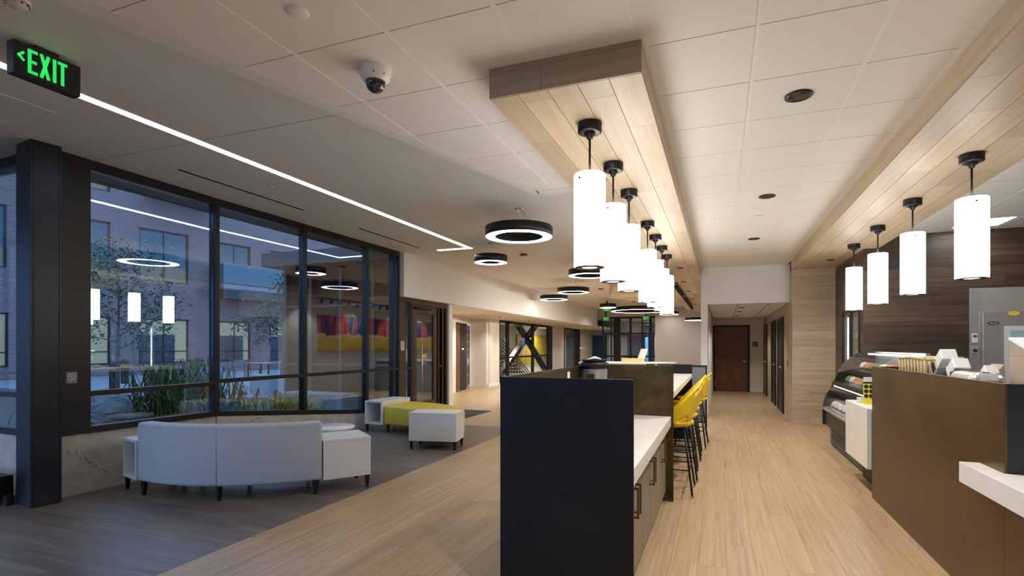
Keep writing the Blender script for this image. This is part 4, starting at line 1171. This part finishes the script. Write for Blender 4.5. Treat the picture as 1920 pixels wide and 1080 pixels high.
# ================================================================== LAMPS
def make_pendant():
    t = thing('pendant_lamp', '', 'pendant lamp', (0, 0, ZS), 0, 'white glass cylinder pendants')
    MB().lathe((0, 0), [(0, -.062), (.055, -.062), (.078, -.058), (.078, 0)], 32).build('canopy', 'black_metal', t, 0)
    MB().lathe((0, 0), [(.036, -.062), (.036, -.078), (.02, -.082), (.02, -.10), (0, -.10)], 20).build('collar', 'black_metal', t)
    MB().cyl((0, 0), .0075, -.345, -.10, 10).build('rod', 'black_metal', t)
    MB().lathe((0, 0), [(0, -.335), (.099, -.335), (.1025, -.339), (.1025, -.933), (.098, -.936), (.094, -.936), (.094, -.93)], 40).build('shade', 'shade_glow', t)
    MB().lathe((0, 0), [(.096, -.9365), (.096, -.941), (.052, -.941), (.052, -.9365)], 36).build('bottom_ring', 'black_metal', t)
    MB().lathe((0, 0), [(.0, -.9385), (.0515, -.9385)], 24).build('bottom_lens', 'lamp_glow', t)
    for k in range(3):
        a = math.radians(-115+120*k)
        o = MB().cyl((0, 0), .0075, 0, .006, 10).build('screw', 'black_metal', t)
        o.location = (.102*math.cos(a), .102*math.sin(a), -.375); o.rotation_euler = (0, PI/2, a)
    return t
pn = make_pendant()
ords = ('first', 'second', 'third', 'fourth', 'fifth', 'sixth', 'seventh')
for k, y in enumerate((3.32, 4.11, 4.87, 6.18, 6.96, 7.76, 8.52)):
    o = pn if k == 0 else copy_tree(pn)
    o.location = (-.80, y, ZS); o.rotation_euler = (0, 0, random.uniform(-.5, .5) if k else 0)
    o['label'] = 'white glass cylinder pendant over the island, %s from the near end' % ords[k]
for k, y in enumerate((4.85, 6.14, 7.355, 8.55)):
    o = copy_tree(pn)
    o.location = (1.785, y, ZS); o.rotation_euler = (0, 0, .35)
    o['label'] = 'white glass cylinder pendant over the service counter, %s from the near end' % ords[k]
# recessed light line
t = thing('light_line', 'long recessed white light line in the drywall ceiling with a short bent end', 'ceiling light', (-4.53, 5, ZD))
MB().box(-.045, .045, -8, 4.06, -.004, .0005).box(-.70, -.0455, 3.97, 4.06, -.004, .0005).build('lens', 'strip_glow', t)
MB().box(-.052, -.0455, -8, 3.96, -.005, .0005).box(.0455, .052, -8, 4.06, -.005, .0005).build('flange', 'grid', t)
# ring pendants
def ring(x, y, zb, R, w, h, label):
    t = thing('ring_lamp', label, 'ring lamp', (x, y, ZD), 0, 'black ring lamps in the lounge and lobby')
    z0 = zb-ZD
    MB().lathe((0, 0), [(R-w, z0+.004), (R-w, z0+h), (R, z0+h), (R, z0), (R-.008, z0), (R-.008, z0+.004)], 56).build('body', 'black_metal', t)
    MB().lathe((0, 0), [(R-.008, z0+.002), (R-w, z0+.002)], 56).build('diffuser', 'ring_glow', t)
    MB().lathe((0, 0), [(0, -.02), (.05, -.02), (.06, 0)], 20).build('canopy', 'chrome', t)
    for k in range(3):
        a = math.radians(80+120*k)
        MB().tube([(.03*math.cos(a), .03*math.sin(a), -.018), ((R-w/2)*math.cos(a), (R-w/2)*math.sin(a), z0+h)], .0025, 5).build('cable', 'chrome', t)
    return t
ring(-2.61, 6.69, 2.985, .465, .135, .13, 'large black ring lamp nearest to the viewer, left of the pendants')
ring(-3.98, 8.77, 3.02, .305, .13, .13, 'small black ring lamp hanging by the bent end of the light line')
ring(-2.69, 11.16, 3.02, .465, .12, .13, 'black ring lamp half hidden behind the first pendant')
ring(-3.98, 14.5, 3.02, .46, .10, .13, 'black ring lamp hanging before the white bulkhead, nearer of that pair')
ring(-5.19, 16.5, 3.02, .46, .10, .13, 'black ring lamp hanging before the white bulkhead, farther of that pair')
ring(-4.24, 20.7, 3.02, .33, .08, .16, 'small black ring lamp at the end of the white bulkhead')
ring(-3.2, 22.5, 2.97, 1.25, .10, .15, 'very large flat ring lamp far down the lobby')
ring(-2.28, 25.2, 2.96, .45, .10, .14, 'black ring lamp far down the lobby in front of the storefront')
ring(-1.05, 24.2, 2.62, .45, .10, .12, 'black ring lamp far down the lobby by the mauve wall')

def spot(parent, loc, power, size, col=(1, .955, .90), rad=.05, rot=(0, 0, 0), blend=.6):
    l = bpy.data.lights.new('downlight_beam', 'SPOT')
    l.energy = power; l.spot_size = math.radians(size); l.spot_blend = blend; l.color = col; l.shadow_soft_size = rad
    o = bpy.data.objects.new('beam', l); COL.objects.link(o); o.parent = parent; o.location = loc; o.rotation_euler = rot
    return o
def downlight(x, y, z, label, r=.085, power=SPOT, size=125, m='dome_black', grp='recessed downlights'):
    t = thing('downlight', label, 'downlight', (x, y, z), 0, grp)
    MB().lathe((0, 0), [(r, .0), (r, -.008), (r-.015, -.010), (r-.02, -.006)], 28).build('trim', 'black_metal', t)
    MB().lathe((0, 0), [(r-.02, -.006), (r-.03, -.003), (0, -.0025)], 28).build('lens', m, t)
    if power: spot(t, (0, 0, -.03), power, size)
    return t
for k, y in enumerate((3.77, 6.18, 8.56, 1.37, -1.0)):
    downlight(.475, y, ZT-.004, ('black recessed downlight in the aisle ceiling, %s from the viewer' % ('first', 'second', 'third')[k]) if k < 3 else 'black recessed downlight in the aisle ceiling behind the viewpoint, %s of two' % ('nearer', 'farther')[k-3])
for k, (x, y) in enumerate(((-.70, 10.0), (-.78, 12.17), (-.80, 14.34), (-.82, 16.6), (-.82, 19.0))):
    downlight(x, y, ZS-.001, 'small black downlight in the island soffit, %s beyond the pendants' % ords[k], .06, SPOT*.55, 110, grp='downlights in the oak soffit')
downlight(1.73, 9.94, ZS-.001, 'black downlight in the oak soffit beside the pillar', .06, SPOT*.3, 110)
for k, (x, y) in enumerate(((-6.9, 13.0), (-7.1, 15.0), (-7.2, 16.6), (-7.0, 19.0))):
    downlight(x, y, 2.479, 'small downlight in the low recess ceiling, %s from the bronze door' % ords[k], .06, SPOT*.65, 140, 'lamp_glow', 'downlights in the recess')
for k, y in enumerate((12.9, 14.3, 16.4)):
    downlight(.45, y, 2.365, 'small downlight in the corridor ceiling, %s from the opening' % ords[k], .07, SPOT*.4, 120, 'dome_black', 'downlights in the corridor')
for k, (x, y) in enumerate(((-3.2, 13.0), (-3.6, 18.0), (-2.2, 20.5))):
    downlight(x, y, ZD-.001, 'small lobby downlight in the drywall ceiling, %s from the viewer' % ords[k], .06, SPOT*.8, 130, 'lamp_glow', 'downlights in the lobby')
for k, (x, y) in enumerate(((-6.5, -.5), (-3.0, -1.5), (-9.0, .5))):  # unseen lamps added to fill the near lounge with light
    downlight(x, y, ZD-.001, 'small added lounge downlight in the drywall ceiling behind the viewpoint, %s of three' % ords[k], .06, SPOT*.7, 140, 'lamp_glow', 'added downlights in the lounge')
for k, (x, y) in enumerate(((-8.8, 21.0), (-9.2, 27.5))):  # lamps added to brighten the stair hall
    downlight(x, y, 2.479, 'small added stair hall downlight behind the cross braced window, %s of two' % ords[k], .06, SPOT*1.6, 160, 'lamp_glow', 'added downlights in the stair hall')
for k, (x, y, z, w_) in enumerate(((-4.0, 29.5, 2.99, 'vestibule'), (-7.0, 23.0, 2.479, 'recess near the cross braced window'), (-7.0, 28.0, 2.479, 'recess before the plain glass opening'), (-8.25, 28.2, 2.46, 'niche behind the plain glass opening'), (-4.5, 24.0, ZD-.001, 'lobby near the storefront'))):  # lamps added to brighten the vestibule and the far lobby bays
    downlight(x, y, z, 'small added far downlight in the ceiling of the %s' % w_, .06, SPOT*(1.8, .5, .5, .3, .7)[k], (176, 150, 150, 150, 150)[k], 'lamp_glow', 'added far downlights')
# kitchen troffers
for k, y in enumerate((-.8+.3-.6+.3, 1.6, 4.0, 6.4)):
    pass
for k, j in enumerate((1, 5, 9, 13, 17)):
    y0 = -2+.6*j
    t = thing('troffer', 'square white kitchen ceiling light, %s from the back' % ('fifth', 'fourth', 'third', 'second', 'first')[k], 'ceiling light', (3.25, y0+.3, ZT), 0, 'kitchen ceiling lights')
    MB().box(-.287, .287, -.287, -.25, -.004, .008).box(-.287, .287, .25, .287, -.004, .008).box(-.287, -.25, -.25, .25, -.004, .008).box(.25, .287, -.25, .25, -.004, .008).build('frame', 'grid', t)
    MB().box(-.25, .25, -.25, .25, .000, .006).build('diffuser', 'troffer_glow', t)
# track with heads in the island soffit
t = thing('light_track', 'black track of many small spot heads under the island soffit', 'track light', (-.95, 12.2, ZS))
MB().box(-.02, .02, 0, 7.1, -.03, 0).build('rail', 'black_metal', t)
for k in range(18):
    y = .2+k*.4
    h = MB().lathe((0, 0), [(0, .05), (.035, .05), (.045, -.06), (.03, -.06), (.0, -.05)], 12).build('head', 'black_metal', t)
    h.location = (0, y, -.10); h.rotation_euler = (0, math.radians(-35), 0)
    MB().cyl((0, y), .008, -.07, -.03, 6).build('stem', 'black_metal', t)
for y in (1.2, 2.8, 4.4, 6.0):
    spot(t, (-.30, y, -.14), SPOT*1.7, 110, (1, .95, .88), .05, (0, math.radians(50), 0))

# ================================================================== CEILING FITTINGS
t = thing('exit_sign', 'black exit sign with green letters and left arrow under the light line', 'exit sign', (-4.02, 2.06, ZD))
MB().box(-.075, .0, -.175, .175, -.225, -.025).build('housing', 'black_matte', t, .002)
MB().box(-.06, -.01, -.06, .06, -.0249, -.0).build('canopy', 'black_matte', t)
def glyph(strokes, oy, name):
    mb = MB()
    for a, b, w in strokes: mb.bar((.0012, oy+a[0], -.198+a[1]), (.0012, oy+b[0], -.198+b[1]), .002, w) if False else mb.add(*stroke(a, b, w, oy))
    return mb.build(name, 'exit_green', t)
GL = {'E': [((.009, 0), (.009, .148), .018), ((.018, .139), (.05, .139), .018), ((.018, .074), (.045, .074), .018), ((.018, .009), (.05, .009), .018)], 'X': [((.008, 0), (.047, .148), .018), ((.047, 0), (.008, .148), .018)], 'I': [((.009, 0), (.009, .148), .018)], 'T': [((.026, 0), (.026, .13), .018), ((0, .139), (.052, .139), .018)]}
def front_letter(t, ch, ox, oz, k):
    mb = MB()
    for a, b, w in GL[ch]:
        vs, fs = stroke(a, b, w, 0)
        mb.add([(ox+v[1]*k, -.0005-v[0], oz+(v[2]+.198)*k) for v in vs], [tuple(reversed(f)) for f in fs])
    return mb.build('letter', 'exit_white', t)
def stroke(a, b, w, oy):
    d = Vector((b[0]-a[0], b[1]-a[1])); d.normalize(); n = Vector((-d.y, d.x))*(w/2)
    P = [(a[0]+n.x, a[1]+n.y), (a[0]-n.x, a[1]-n.y), (b[0]-n.x, b[1]-n.y), (b[0]+n.x, b[1]+n.y)]
    vs = [(.0004, oy+p[0], -.198+p[1]) for p in P]+[(.003, oy+p[0], -.198+p[1]) for p in P]
    return vs, [(0, 1, 2, 3), (7, 6, 5, 4), (0, 4, 5, 1), (1, 5, 6, 2), (2, 6, 7, 3), (3, 7, 4, 0)]
H = .148
glyph([((.009, 0), (.009, H), .018), ((.018, H-.009), (.05, H-.009), .018), ((.018, H/2), (.045, H/2), .018), ((.018, .009), (.05, .009), .018)], -.108, 'letter')
glyph([((.008, 0), (.047, H), .018), ((.047, 0), (.008, H), .018)], -.048, 'letter')
glyph([((.009, 0), (.009, H), .018)], .021, 'letter')
glyph([((.026, 0), (.026, H-.018), .018), ((0, H-.009), (.052, H-.009), .018)], .047, 'letter')
glyph([((.0, .085), (.030, .115), .013), ((.0, .092), (.030, .062), .013)], -.156, 'arrow')
for (x, y, z, zc, lb) in ((-4.45, 21.5, 2.94, ZD, 'small green exit sign hanging at the end of the white bulkhead'), (-5.56, 26.6, 2.80, ZD, 'small green exit sign before the far storefront, left one'), (-3.52, 26.6, 2.80, ZD, 'small green exit sign before the far storefront, right one')):
    t = thing('exit_sign', lb, 'exit sign', (x, y, z))
    MB().box(-.16, .16, 0, .05, 0, .18).build('housing', 'exit_green_dim', t)
    for ch, ox in zip('EXIT', (-.115, -.055, .014, .04)): front_letter(t, ch, ox, .035, .78)
    MB().box(-.03, .03, .01, .04, .1805, zc-z-.001).build('stem', 'black_metal', t)
t = thing('dome_camera', 'white dome security camera with dark bubble on a ceiling tile', 'security camera', (-1.90, 2.555, ZT-.004))
MB().lathe((0, 0), [(.088, 0), (.088, -.045), (.080, -.062), (.058, -.078)], 32).build('housing', 'white_plastic', t)
MB().lathe((0, 0), [(.057, -.074), (.056, -.095), (.045, -.120), (.025, -.136), (0, -.141)], 28).build('bubble', 'dome_black', t)
for a in (-60, -20, 25, 70, 160): 
    o = MB().cyl((0, 0), .004, 0, .003, 8).build('screw', 'black_matte', t); o.location = (.0835*math.cos(math.radians(a)), .0835*math.sin(math.radians(a)), -.055); o.rotation_euler = (0, PI/2, math.radians(a))
t = thing('ceiling_speaker', 'flat round white ceiling disc near the top of the frame', 'speaker', (-1.932, 1.986, ZT-.004))
MB().lathe((0, 0), [(.052, 0), (.052, -.006), (.046, -.010), (0, -.011)], 32).build('cover', 'white_plastic', t)
MB().lathe((0, 0), [(.056, 0), (.056, -.003), (.0525, -.003)], 32).build('rim', 'grid', t)
t = thing('smoke_detector', 'beige vented smoke detector at the top left corner', 'smoke detector', (-3.60, 1.70, ZD))
MB().lathe((0, 0), [(.06, 0), (.06, -.015), (.055, -.02)], 28).build('base', 'white_plastic', t)
MB().lathe((0, 0), [(.05, -.02), (.046, -.035), (.03, -.045), (0, -.047)], 28).build('cap', 'wallbeige', t)
for k in range(10):
    a = 2*PI*k/10
    MB().box(-.004, .004, -.001, .001, -.034, -.024).build('vent', 'black_matte', t)
    o = t.children[-1]; o.location = (.051*math.cos(a), .051*math.sin(a), 0); o.rotation_euler = (0, 0, a+PI/2)
for k, (x, y, z, wh) in enumerate(((-4.986, 4.72, ZD, 'above the single bay window'), (-4.976, 6.91, ZD, 'above the three bay window'), (-3.80, 9.1, ZD, 'beside the large ring lamp'), (.44, 7.1, ZT-.004, 'in the aisle tiles'))):
    t = thing('sprinkler', 'concealed round sprinkler cap in the ceiling %s' % wh, 'sprinkler', (x, y, z))
    MB().lathe((0, 0), [(.042, 0), (.042, -.004), (.03, -.007), (0, -.008)], 24).build('cap', 'grid', t)
    MB().lathe((0, 0), [(.048, 0), (.046, -.002), (.0425, -.002)], 24).build('gap_ring', 'plenum', t)
for k, (x, y) in enumerate(((-3.78, 9.97), (-3.68, 16.8), (-3.4, 22.0))):
    t = thing('fire_strobe', 'red fire alarm strobe on the lobby ceiling, %s from the viewer' % ords[k], 'alarm', (x, y, ZD), 0, 'red strobes')
    MB().box(-.07, .07, -.05, .05, -.045, 0).build('body', 'red_plastic', t, .012)
    MB().lathe((0, 0), [(.025, -.045), (.02, -.065), (0, -.07)], 14).build('lens', 'white_gloss', t)

# ================================================================== CORRIDOR DOOR
d = struct('door_6', 'reddish brown timber door in a black frame at the end of the corridor', (-.165, 18.3, 0))
MB().box(-.058, 0, -.03, .1, 0, 2.165).box(.995, 1.053, -.03, .1, 0, 2.165).box(0, .995, -.03, .1, 2.112, 2.165).build('frame', 'black_metal', d)
lf = MB().box(.004, .991, .0, .045, .006, 2.108).build('leaf', 'door_cherry', d)
MB().tube([(.905, -.0, .98), (.905, -.055, .98), (.82, -.055, .98)], .013).build('handle', 'brass', lf)
o = MB().cyl((0, 0), .03, 0, .008, 18).build('rose', 'brass', lf); o.location = (.905, -.0, .98); o.rotation_euler = (PI/2, 0, 0)
for z in (.25, 1.05, 1.85): MB().box(.0, .012, -.012, -.0005, z-.06, z+.06).build('hinge', 'brass', lf)
t = thing('room_sign', 'small brown room plaque right of the corridor door', 'sign', (.97, 18.3, 1.46))
MB().box(0, .17, -.012, -.001, 0, .16).build('plate', 'brown_frame', t)
for k in range(2): MB().box(.02, .15, -.0135, -.0121, .035+.06*k, .065+.06*k).build('line', 'panel_grey', t)
t = thing('wall_switch', 'small light switch on the oak corridor wall', 'switch', (1.299, 11.9, 1.06))
MB().box(-.008, 0, -.05, .05, 0, .12).build('plate', 'aged_brass', t, .002); MB().box(-.012, -.0081, -.015, .015, .035, .085).build('rocker', 'bronze_frame', t)

# ================================================================== COURTYARD
g = tag(MB().box(-60, -12.3, -40, 3.5, -.25, -.06).box(-12.3, 20, -40, -5.3, -.25, -.06).box(-60, -6.4, 3.5, 60, -.25, -.06).build('ground', 'mulch'), 'dark planting soil of the courtyard', kind='structure')
tag(MB().prism([(-30, 11.5), (-14, 10.2), (-12, 12.6), (-13.2, 14.5), (-16, 16), (-15, 22), (-12, 30), (-30, 40)], -.06, -.02).build('paving', 'paving'), 'pale paved courtyard terrace', kind='structure')
# roof overhang and facade cap of our own building
MBo = MB().prism([(-7.0, 3.7), (-6.3, 3.45), (-6.3, 5.0), (-6.3, 9.2), (-7.0, 9.2)], 3.42, 3.7)
tag(MBo.build('trim_1', 'wing_metal'), 'dark roof overhang outside the courtyard windows', kind='structure')
# dark entrance wing at the right of the courtyard
w = thing('entrance_wing', 'dark metal entrance wing with flat roof at the right side of the courtyard', 'building', (-9.4, 9.32, 0))
MB().box(0, 3.05, 0, .12, -.1, 3.25).build('front', 'dark_window', w)
for x in (0, .72, 1.55, 2.4): MB().box(x, x+.07, -.05, .0, -.1, 3.25).build('mullion', 'wing_metal', w)
for z in (.35, 1.05, 2.35): MB().box(.07, 3.05, -.04, -.001, z, z+.05).build('transom', 'wing_metal', w)
MB().box(-.25, 3.05, -.45, 1.6, 3.25, 3.55).build('roof', 'wing_metal', w)
MB().box(0, .12, .121, 1.6, -.1, 3.25).build('side', 'dark_window', w)
# brick block across the courtyard
FA = math.radians(90-11.8)
bk = thing('brick_building', 'brick building with lit windows across the courtyard', 'building', (-28.334, 18.367, 0), FA)
# local x runs along the facade, local -y looks at us
wins = [(-6.6, -4.9, .55, 2.95, 1), (-3.6, -1.2, .55, 2.95, 1), (0, 2.4, .55, 2.95, 1), (4.04, 5.9, .55, 2.95, 1), (7.2, 9.6, .55, 2.95, 1), (11.3, 13.6, .55, 2.95, 1),
        (-6.9, -4.95, 4.9, 7.66, 2), (-3.6, -1.2, 4.9, 7.66, 2), (.02, 2.4, 4.9, 7.66, 2), (4.05, 5.9, 4.9, 7.56, 2), (7.2, 9.6, 4.9, 7.56, 2), (11.3, 13.6, 4.9, 7.56, 2),
        (-3.6, -1.2, 9.15, 11.6, 2), (7.2, 9.6, 9.15, 11.6, 2)]
xs = sorted(set([-26, 22]+[a for w_ in wins for a in w_[:2]])); zs = sorted(set([-.2, 14]+[a for w_ in wins for a in w_[2:4]]))
mb = MB()
for a, b in zip(xs[:-1], xs[1:]):
    run = None
    for c, e in zip(zs[:-1], zs[1:]):
        mx_, mz = (a+b)/2, (c+e)/2
        if any(q[0] < mx_ < q[1] and q[2] < mz < q[3] for q in wins): continue
        mb.box(a, b, 0, .35, c, e)
mb.build('wall', 'brick', bk)
MB().box(-26, 22, .5, .6, -.2, 14).build('core', 'black_matte', bk)
for (a, b, c, e, kd) in wins:
    f = MB().box(a, a+.08, .1, .2, c, e).box(b-.08, b, .1, .2, c, e).box(a+.08, b-.08, .1, .2, e-.08, e).box(a+.08, b-.08, .1, .2, c, c+.08).box((a+b)/2-.03, (a+b)/2+.03, .1, .2, c+.08, e-.08).build('window', 'black_metal', bk)
    m1, m2 = ('lit_room', 'room_dark') if kd == 1 else ('blue_glassy', 'lit_room_warm')
    zc = e-.85 if kd == 1 else c+.9
    x0 = (a+b)/2
    if kd == 1:
        MB().box(a+.08, x0-.03, .14, .16, zc, e-.08).box(x0+.03, b-.08, .14, .16, zc, e-.08).build('pane', 'lit_room', f)
        if a < -1: MB().box(a+.08, b-.08, .165, .18, c+.08, zc).build('pane', 'lit_room', f)
        else:
            MB().box(a+.08, x0+.55, .145, .16, c+.08, zc).build('pane', 'room_dark', f)
            MB().box(x0+.55, b-.08, .145, .16, c+.08, zc).build('pane', 'lit_room', f)
        MB().box(a+.08, b-.08, .09, .139, c+.62, c+.68).build('rail', 'black_metal', f)
    else:
        MB().box(a+.08, b-.08, .145, .16, zc, e-.08).build('pane', 'blue_glassy', f)
        MB().box(a+.08, b-.08, .165, .18, c+.08, zc).build('pane', 'lit_room_warm', f)
    MB().box(a-.1, b+.1, -.03, -.001, e+.001, e+.24).build('lintel', 'lintel_brick', f)
bal = MB().box(3.6, 9.2, -1.3, -.001, 4.75, 5.0).build('balcony', 'metal_grey', bk)
MB().box(3.6, 9.2, -1.3, -1.27, 5.05, 6.15).box(3.6, 3.63, -1.27, -.01, 5.05, 6.15).build('balcony_glass', 'balcony_glass', bal)
MB().box(3.6, 9.2, -1.32, -1.26, 6.15, 6.2).build('handrail', 'metal_grey', bal)
MB().box(3.6, 9.2, -1.3, -1.0, 4.2, 4.7499).build('fascia', 'wing_metal', bal)
can = MB().box(.2, 3.6, -1.6, -.001, 9.35, 9.6).build('canopy', 'metal_grey', bk)
MB().box(.9, 2.9, -1.3, -.4, 9.33, 9.349).build('canopy_panel', 'balcony_glass', can)
MB().box(-26, 22, -.4, -.01, 13.7, 14.1).build('cornice', 'metal_grey', bk)
# trees
def tree(x, y, h, sp, nleaf, label, seed):
    R = random.Random(seed)
    t = thing('young_tree', label, 'tree', (x, y, -.06))
    tips = []
    mb = MB().tube([(0, 0, 0), (.03, .02, h*.35), (0, .05, h*.7), (.05, 0, h*.97)], [.07, .055, .035, .01], 8)
    for k in range(16):
        z0 = h*(.3+.6*k/16); a = R.uniform(0, 2*PI); L = sp*R.uniform(.6, 1.)*(1.15-.6*k/16)
        e = (math.cos(a)*L, math.sin(a)*L, z0+L*R.uniform(.35, .75))
        m = (e[0]*.5, e[1]*.5, z0+(e[2]-z0)*.4)
        mb.tube([(0, .03, z0), m, e], [.02, .012, .004], 5)
        tips += [m, e]
    mb.build('trunk', 'bark', t)
    lv = MB()
    for k in range(nleaf):
        c = Vector(R.choice(tips)); c += Vector((R.gauss(0, .22), R.gauss(0, .22), R.gauss(0, .22)))
        u = Vector((R.uniform(-1, 1), R.uniform(-1, 1), R.uniform(-1, 1))).normalized(); v = u.cross(Vector((R.uniform(-1, 1), R.uniform(-1, 1), .3))).normalized()
        a = R.uniform(.05, .085)
        lv.add([c-u*a, c+v*a*.45, c+u*a, c-v*a*.45], [(0, 1, 2, 3)])
    lv.build('foliage', 'leaf_tree', t)
tree(-17.4, 10.65, 4.9, 1.5, 2600, 'slender young tree in front of the single bay window', 3)
tree(-15.6, 15.3, 4.6, 1.3, 2200, 'slender young tree next to the dark entrance wing', 5)
tree(-20.8, 7.2, 4.6, 1.4, 1600, 'young tree at the far left behind the steel column', 9)
# strappy plants by the glass
def clump(x, y, z, h, n, sp, m, label, wd=.014, seed=1):
    R = random.Random(seed)
    t = thing('leafy_clump', label, 'plant', (x, y, z))
    mb = MB()
    for k in range(int(n*2.6)):
        a = R.uniform(0, 2*PI); hh = h*R.uniform(.45, 1); s_ = sp*R.uniform(.3, 1)
        b = Vector((R.gauss(0, .16), R.gauss(0, .16), 0)); d = Vector((math.cos(a), math.sin(a), 0)); q = Vector((-d.y, d.x, 0))
        p = [b, b+d*s_*.35+Vector((0, 0, hh*.7)), b+d*s_*.75+Vector((0, 0, hh)), b+d*s_*1.1+Vector((0, 0, hh*.82))]
        w_ = [wd*.5, wd, wd*.8, .002]
        vs = []
        for i in range(4): vs += [p[i]-q*w_[i], p[i]+q*w_[i]]
        mb.add(vs, [(0, 1, 3, 2), (2, 3, 5, 4), (4, 5, 7, 6)])
    mb.build('leaves', m, t)
    MB().lathe((0, 0), [(0, -.02), (.1, 0), (.05, .05), (0, .06)], 8).build('crown', 'bark', t)
def rock(x, y, z, rx, ry, rz, label, seed):
    R = random.Random(seed)
    n, k = 14, 8
    mb = MB(); vs = []
    for i in range(k+1):
        ph = PI*i/k
        for j in range(n):
            th = 2*PI*j/n
            f = 1+R.uniform(-.13, .13)
            if i in (0, k): f = 1
            vs.append((rx*f*math.sin(ph)*math.cos(th), ry*f*math.sin(ph)*math.sin(th), rz*math.cos(ph)*(1+R.uniform(-.08, .08) if i not in (0, k) else 1)))
    fs = [(i*n+j, (i+1)*n+j, (i+1)*n+(j+1) % n, i*n+(j+1) % n) for i in range(k) for j in range(n)]
    o = mb.add(vs, fs).build('boulder', 'stone')
    o.location = (x, y, z); o.rotation_euler = (0, 0, R.uniform(0, 3))
    tag(o, label, 'boulder', 'boulders in the planting bed')
# raised bed against the glass
bed = tag(MB().prism([(-11.5, 4.2), (-6.45, 3.45), (-6.45, 9.0), (-9.0, 9.0), (-11.5, 8.0)], -.055, [.15, .35, .12, .05, .1]).build('planting_bed', 'mulch'), 'sloping planting bed outside the courtyard windows', kind='structure')
for k, (x, y, z, a, b, c, lb) in enumerate(((-7.3, 4.0, .30, .55, .40, .38, 'long grey boulder right behind the lower pane of the single bay window'), (-7.75, 4.75, .30, .50, .42, .42, 'rounded boulder behind the single bay window, second from the column'),
        (-7.9, 5.6, .28, .55, .45, .40, 'broad boulder behind the leafy clump'), (-7.4, 6.35, .22, .45, .35, .30, 'low boulder behind the first bay of the three bay window'), (-8.9, 5.4, .30, .7, .5, .42, 'large boulder at the rear of the planting bed'), (-8.6, 7.2, .18, .5, .4, .30, 'grey boulder near the dark wing'))):
    rock(x, y, z, a, b, c, lb, k+20)
cl = [(-7.15, 4.95, .30, .85, 46, .5, 'leaf_green', 'tall green leafy clump at the middle of the single bay window'), (-7.6, 5.25, .28, 1.0, 46, .55, 'leaf_pale', 'pale green leafy clump behind the tall green one'),
      (-8.6, 4.5, .2, .7, 30, .45, 'leaf_green', 'low dark leafy clump left of the bollards'), (-7.3, 6.0, .2, .75, 40, .5, 'leaf_green', 'leafy clump behind the corner mullion'), (-7.0, 6.9, .18, .55, 36, .45, 'leaf_pale', 'spreading pale clump in the middle of the three bay window'),
      (-7.3, 7.6, .12, .5, 30, .4, 'leaf_green', 'small green clump before the concrete bench'), (-8.5, 6.5, .15, 1.15, 54, .55, 'leaf_green', 'dark bushy clump in front of the patio table')]
for k, (x, y, z, h, n, sp, m, lb) in enumerate(cl): clump(x, y, z, h, n, sp*.75, m, lb, seed=k+2)
for k, (x, y, n, lb) in enumerate(((-6.85, 6.05, 90, 'low yellow ground cover mound left of the second bay mullion'), (-6.8, 7.1, 70, 'low yellow ground cover mound right of the second bay mullion'))):
    clump(x, y, .17, .26, n, .34, 'leaf_yellow', lb, .02, k+40)
def bollard(x, y, label):
    t = thing('bollard_lamp', label, 'bollard', (x, y, -.06), 0, 'dark bollards')
    MB().lathe((0, 0), [(.14, 0), (.14, .70)], 20).build('post', 'bronze_frame', t)
    MB().lathe((0, 0), [(.125, .701), (.125, .82)], 20).build('lens', 'leaf_yellow', t)
    MB().lathe((0, 0), [(.145, .821), (.145, .9), (.10, .99), (0, 1.03)], 20).build('cap', 'bronze_frame', t)
bollard(-20.1, 12.2, 'dark domed bollard nearer to the tree trunk'); bollard(-22.4, 14.0, 'dark domed bollard behind the nearer one')
t = thing('blue_planter', 'round blue planter tub on the courtyard terrace', 'planter', (-16.6, 12.9, -.02))
MB().lathe((0, 0), [(.35, 0), (.55, .75), (.52, .75), (.45, .65), (0, .65)], 28).build('tub', 'blue_water', t)
MB().lathe((0, 0), [(.44, .651), (.2, .68), (0, .69)], 20).build('soil', 'mulch', t)
def patio_chair(x, y, rz, label):
    t = thing('patio_chair', label, 'chair', (x, y, -.02), rz, 'patio chairs')
    MB().box(-.24, .24, -.24, .24, .43, .46).build('seat', 'metal_grey', t)
    MB().box(-.24, .24, .22, .25, .55, .88).build('backrest', 'metal_grey', t)
    for sx in (-.22, .22):
        for sy in (-.22, .235): MB().box(sx-.015, sx+.015, sy-.015, sy+.015, 0, .43 if sy < 0 else .55).build('leg', 'black_metal', t)
        MB().box(sx-.02, sx+.02, -.24, .22, .63, .66).build('arm', 'metal_grey', t)
for k, (x, y, r) in enumerate(((-20.6, 18.6, 2.6), (-20.2, 17.4, 1.0), (-18.9, 18.9, -1.9), (-18.6, 19.9, .6))):
    patio_chair(x, y, r, 'grey metal patio chair at the courtyard table, %s from the left' % ords[k])
t = thing('patio_table', 'grey metal patio table on the courtyard terrace', 'table', (-19.6, 18.2, -.02))
MB().box(-.7, .7, -.45, .45, .71, .74).build('top', 'concrete_out', t)
for sx in (-.6, .6):
    for sy in (-.35, .35): MB().box(sx-.025, sx+.025, sy-.025, sy+.025, 0, .71).build('leg', 'black_metal', t)
t = tag(MB().prism([(-14.2, 12.6), (-10.2, 10.4), (-10.0, 10.75), (-14.0, 12.95)], -.05, .58).build('concrete_bench', 'concrete_out', bevel=.01), 'long pale concrete bench wall in front of the patio table', 'bench')
t = tag(MB().box(-8.6, -7.0, 8.35, 8.85, -.05, .52).build('concrete_bench', 'concrete_out', bevel=.01), 'short concrete block bench beside the dark entrance wing', 'bench')
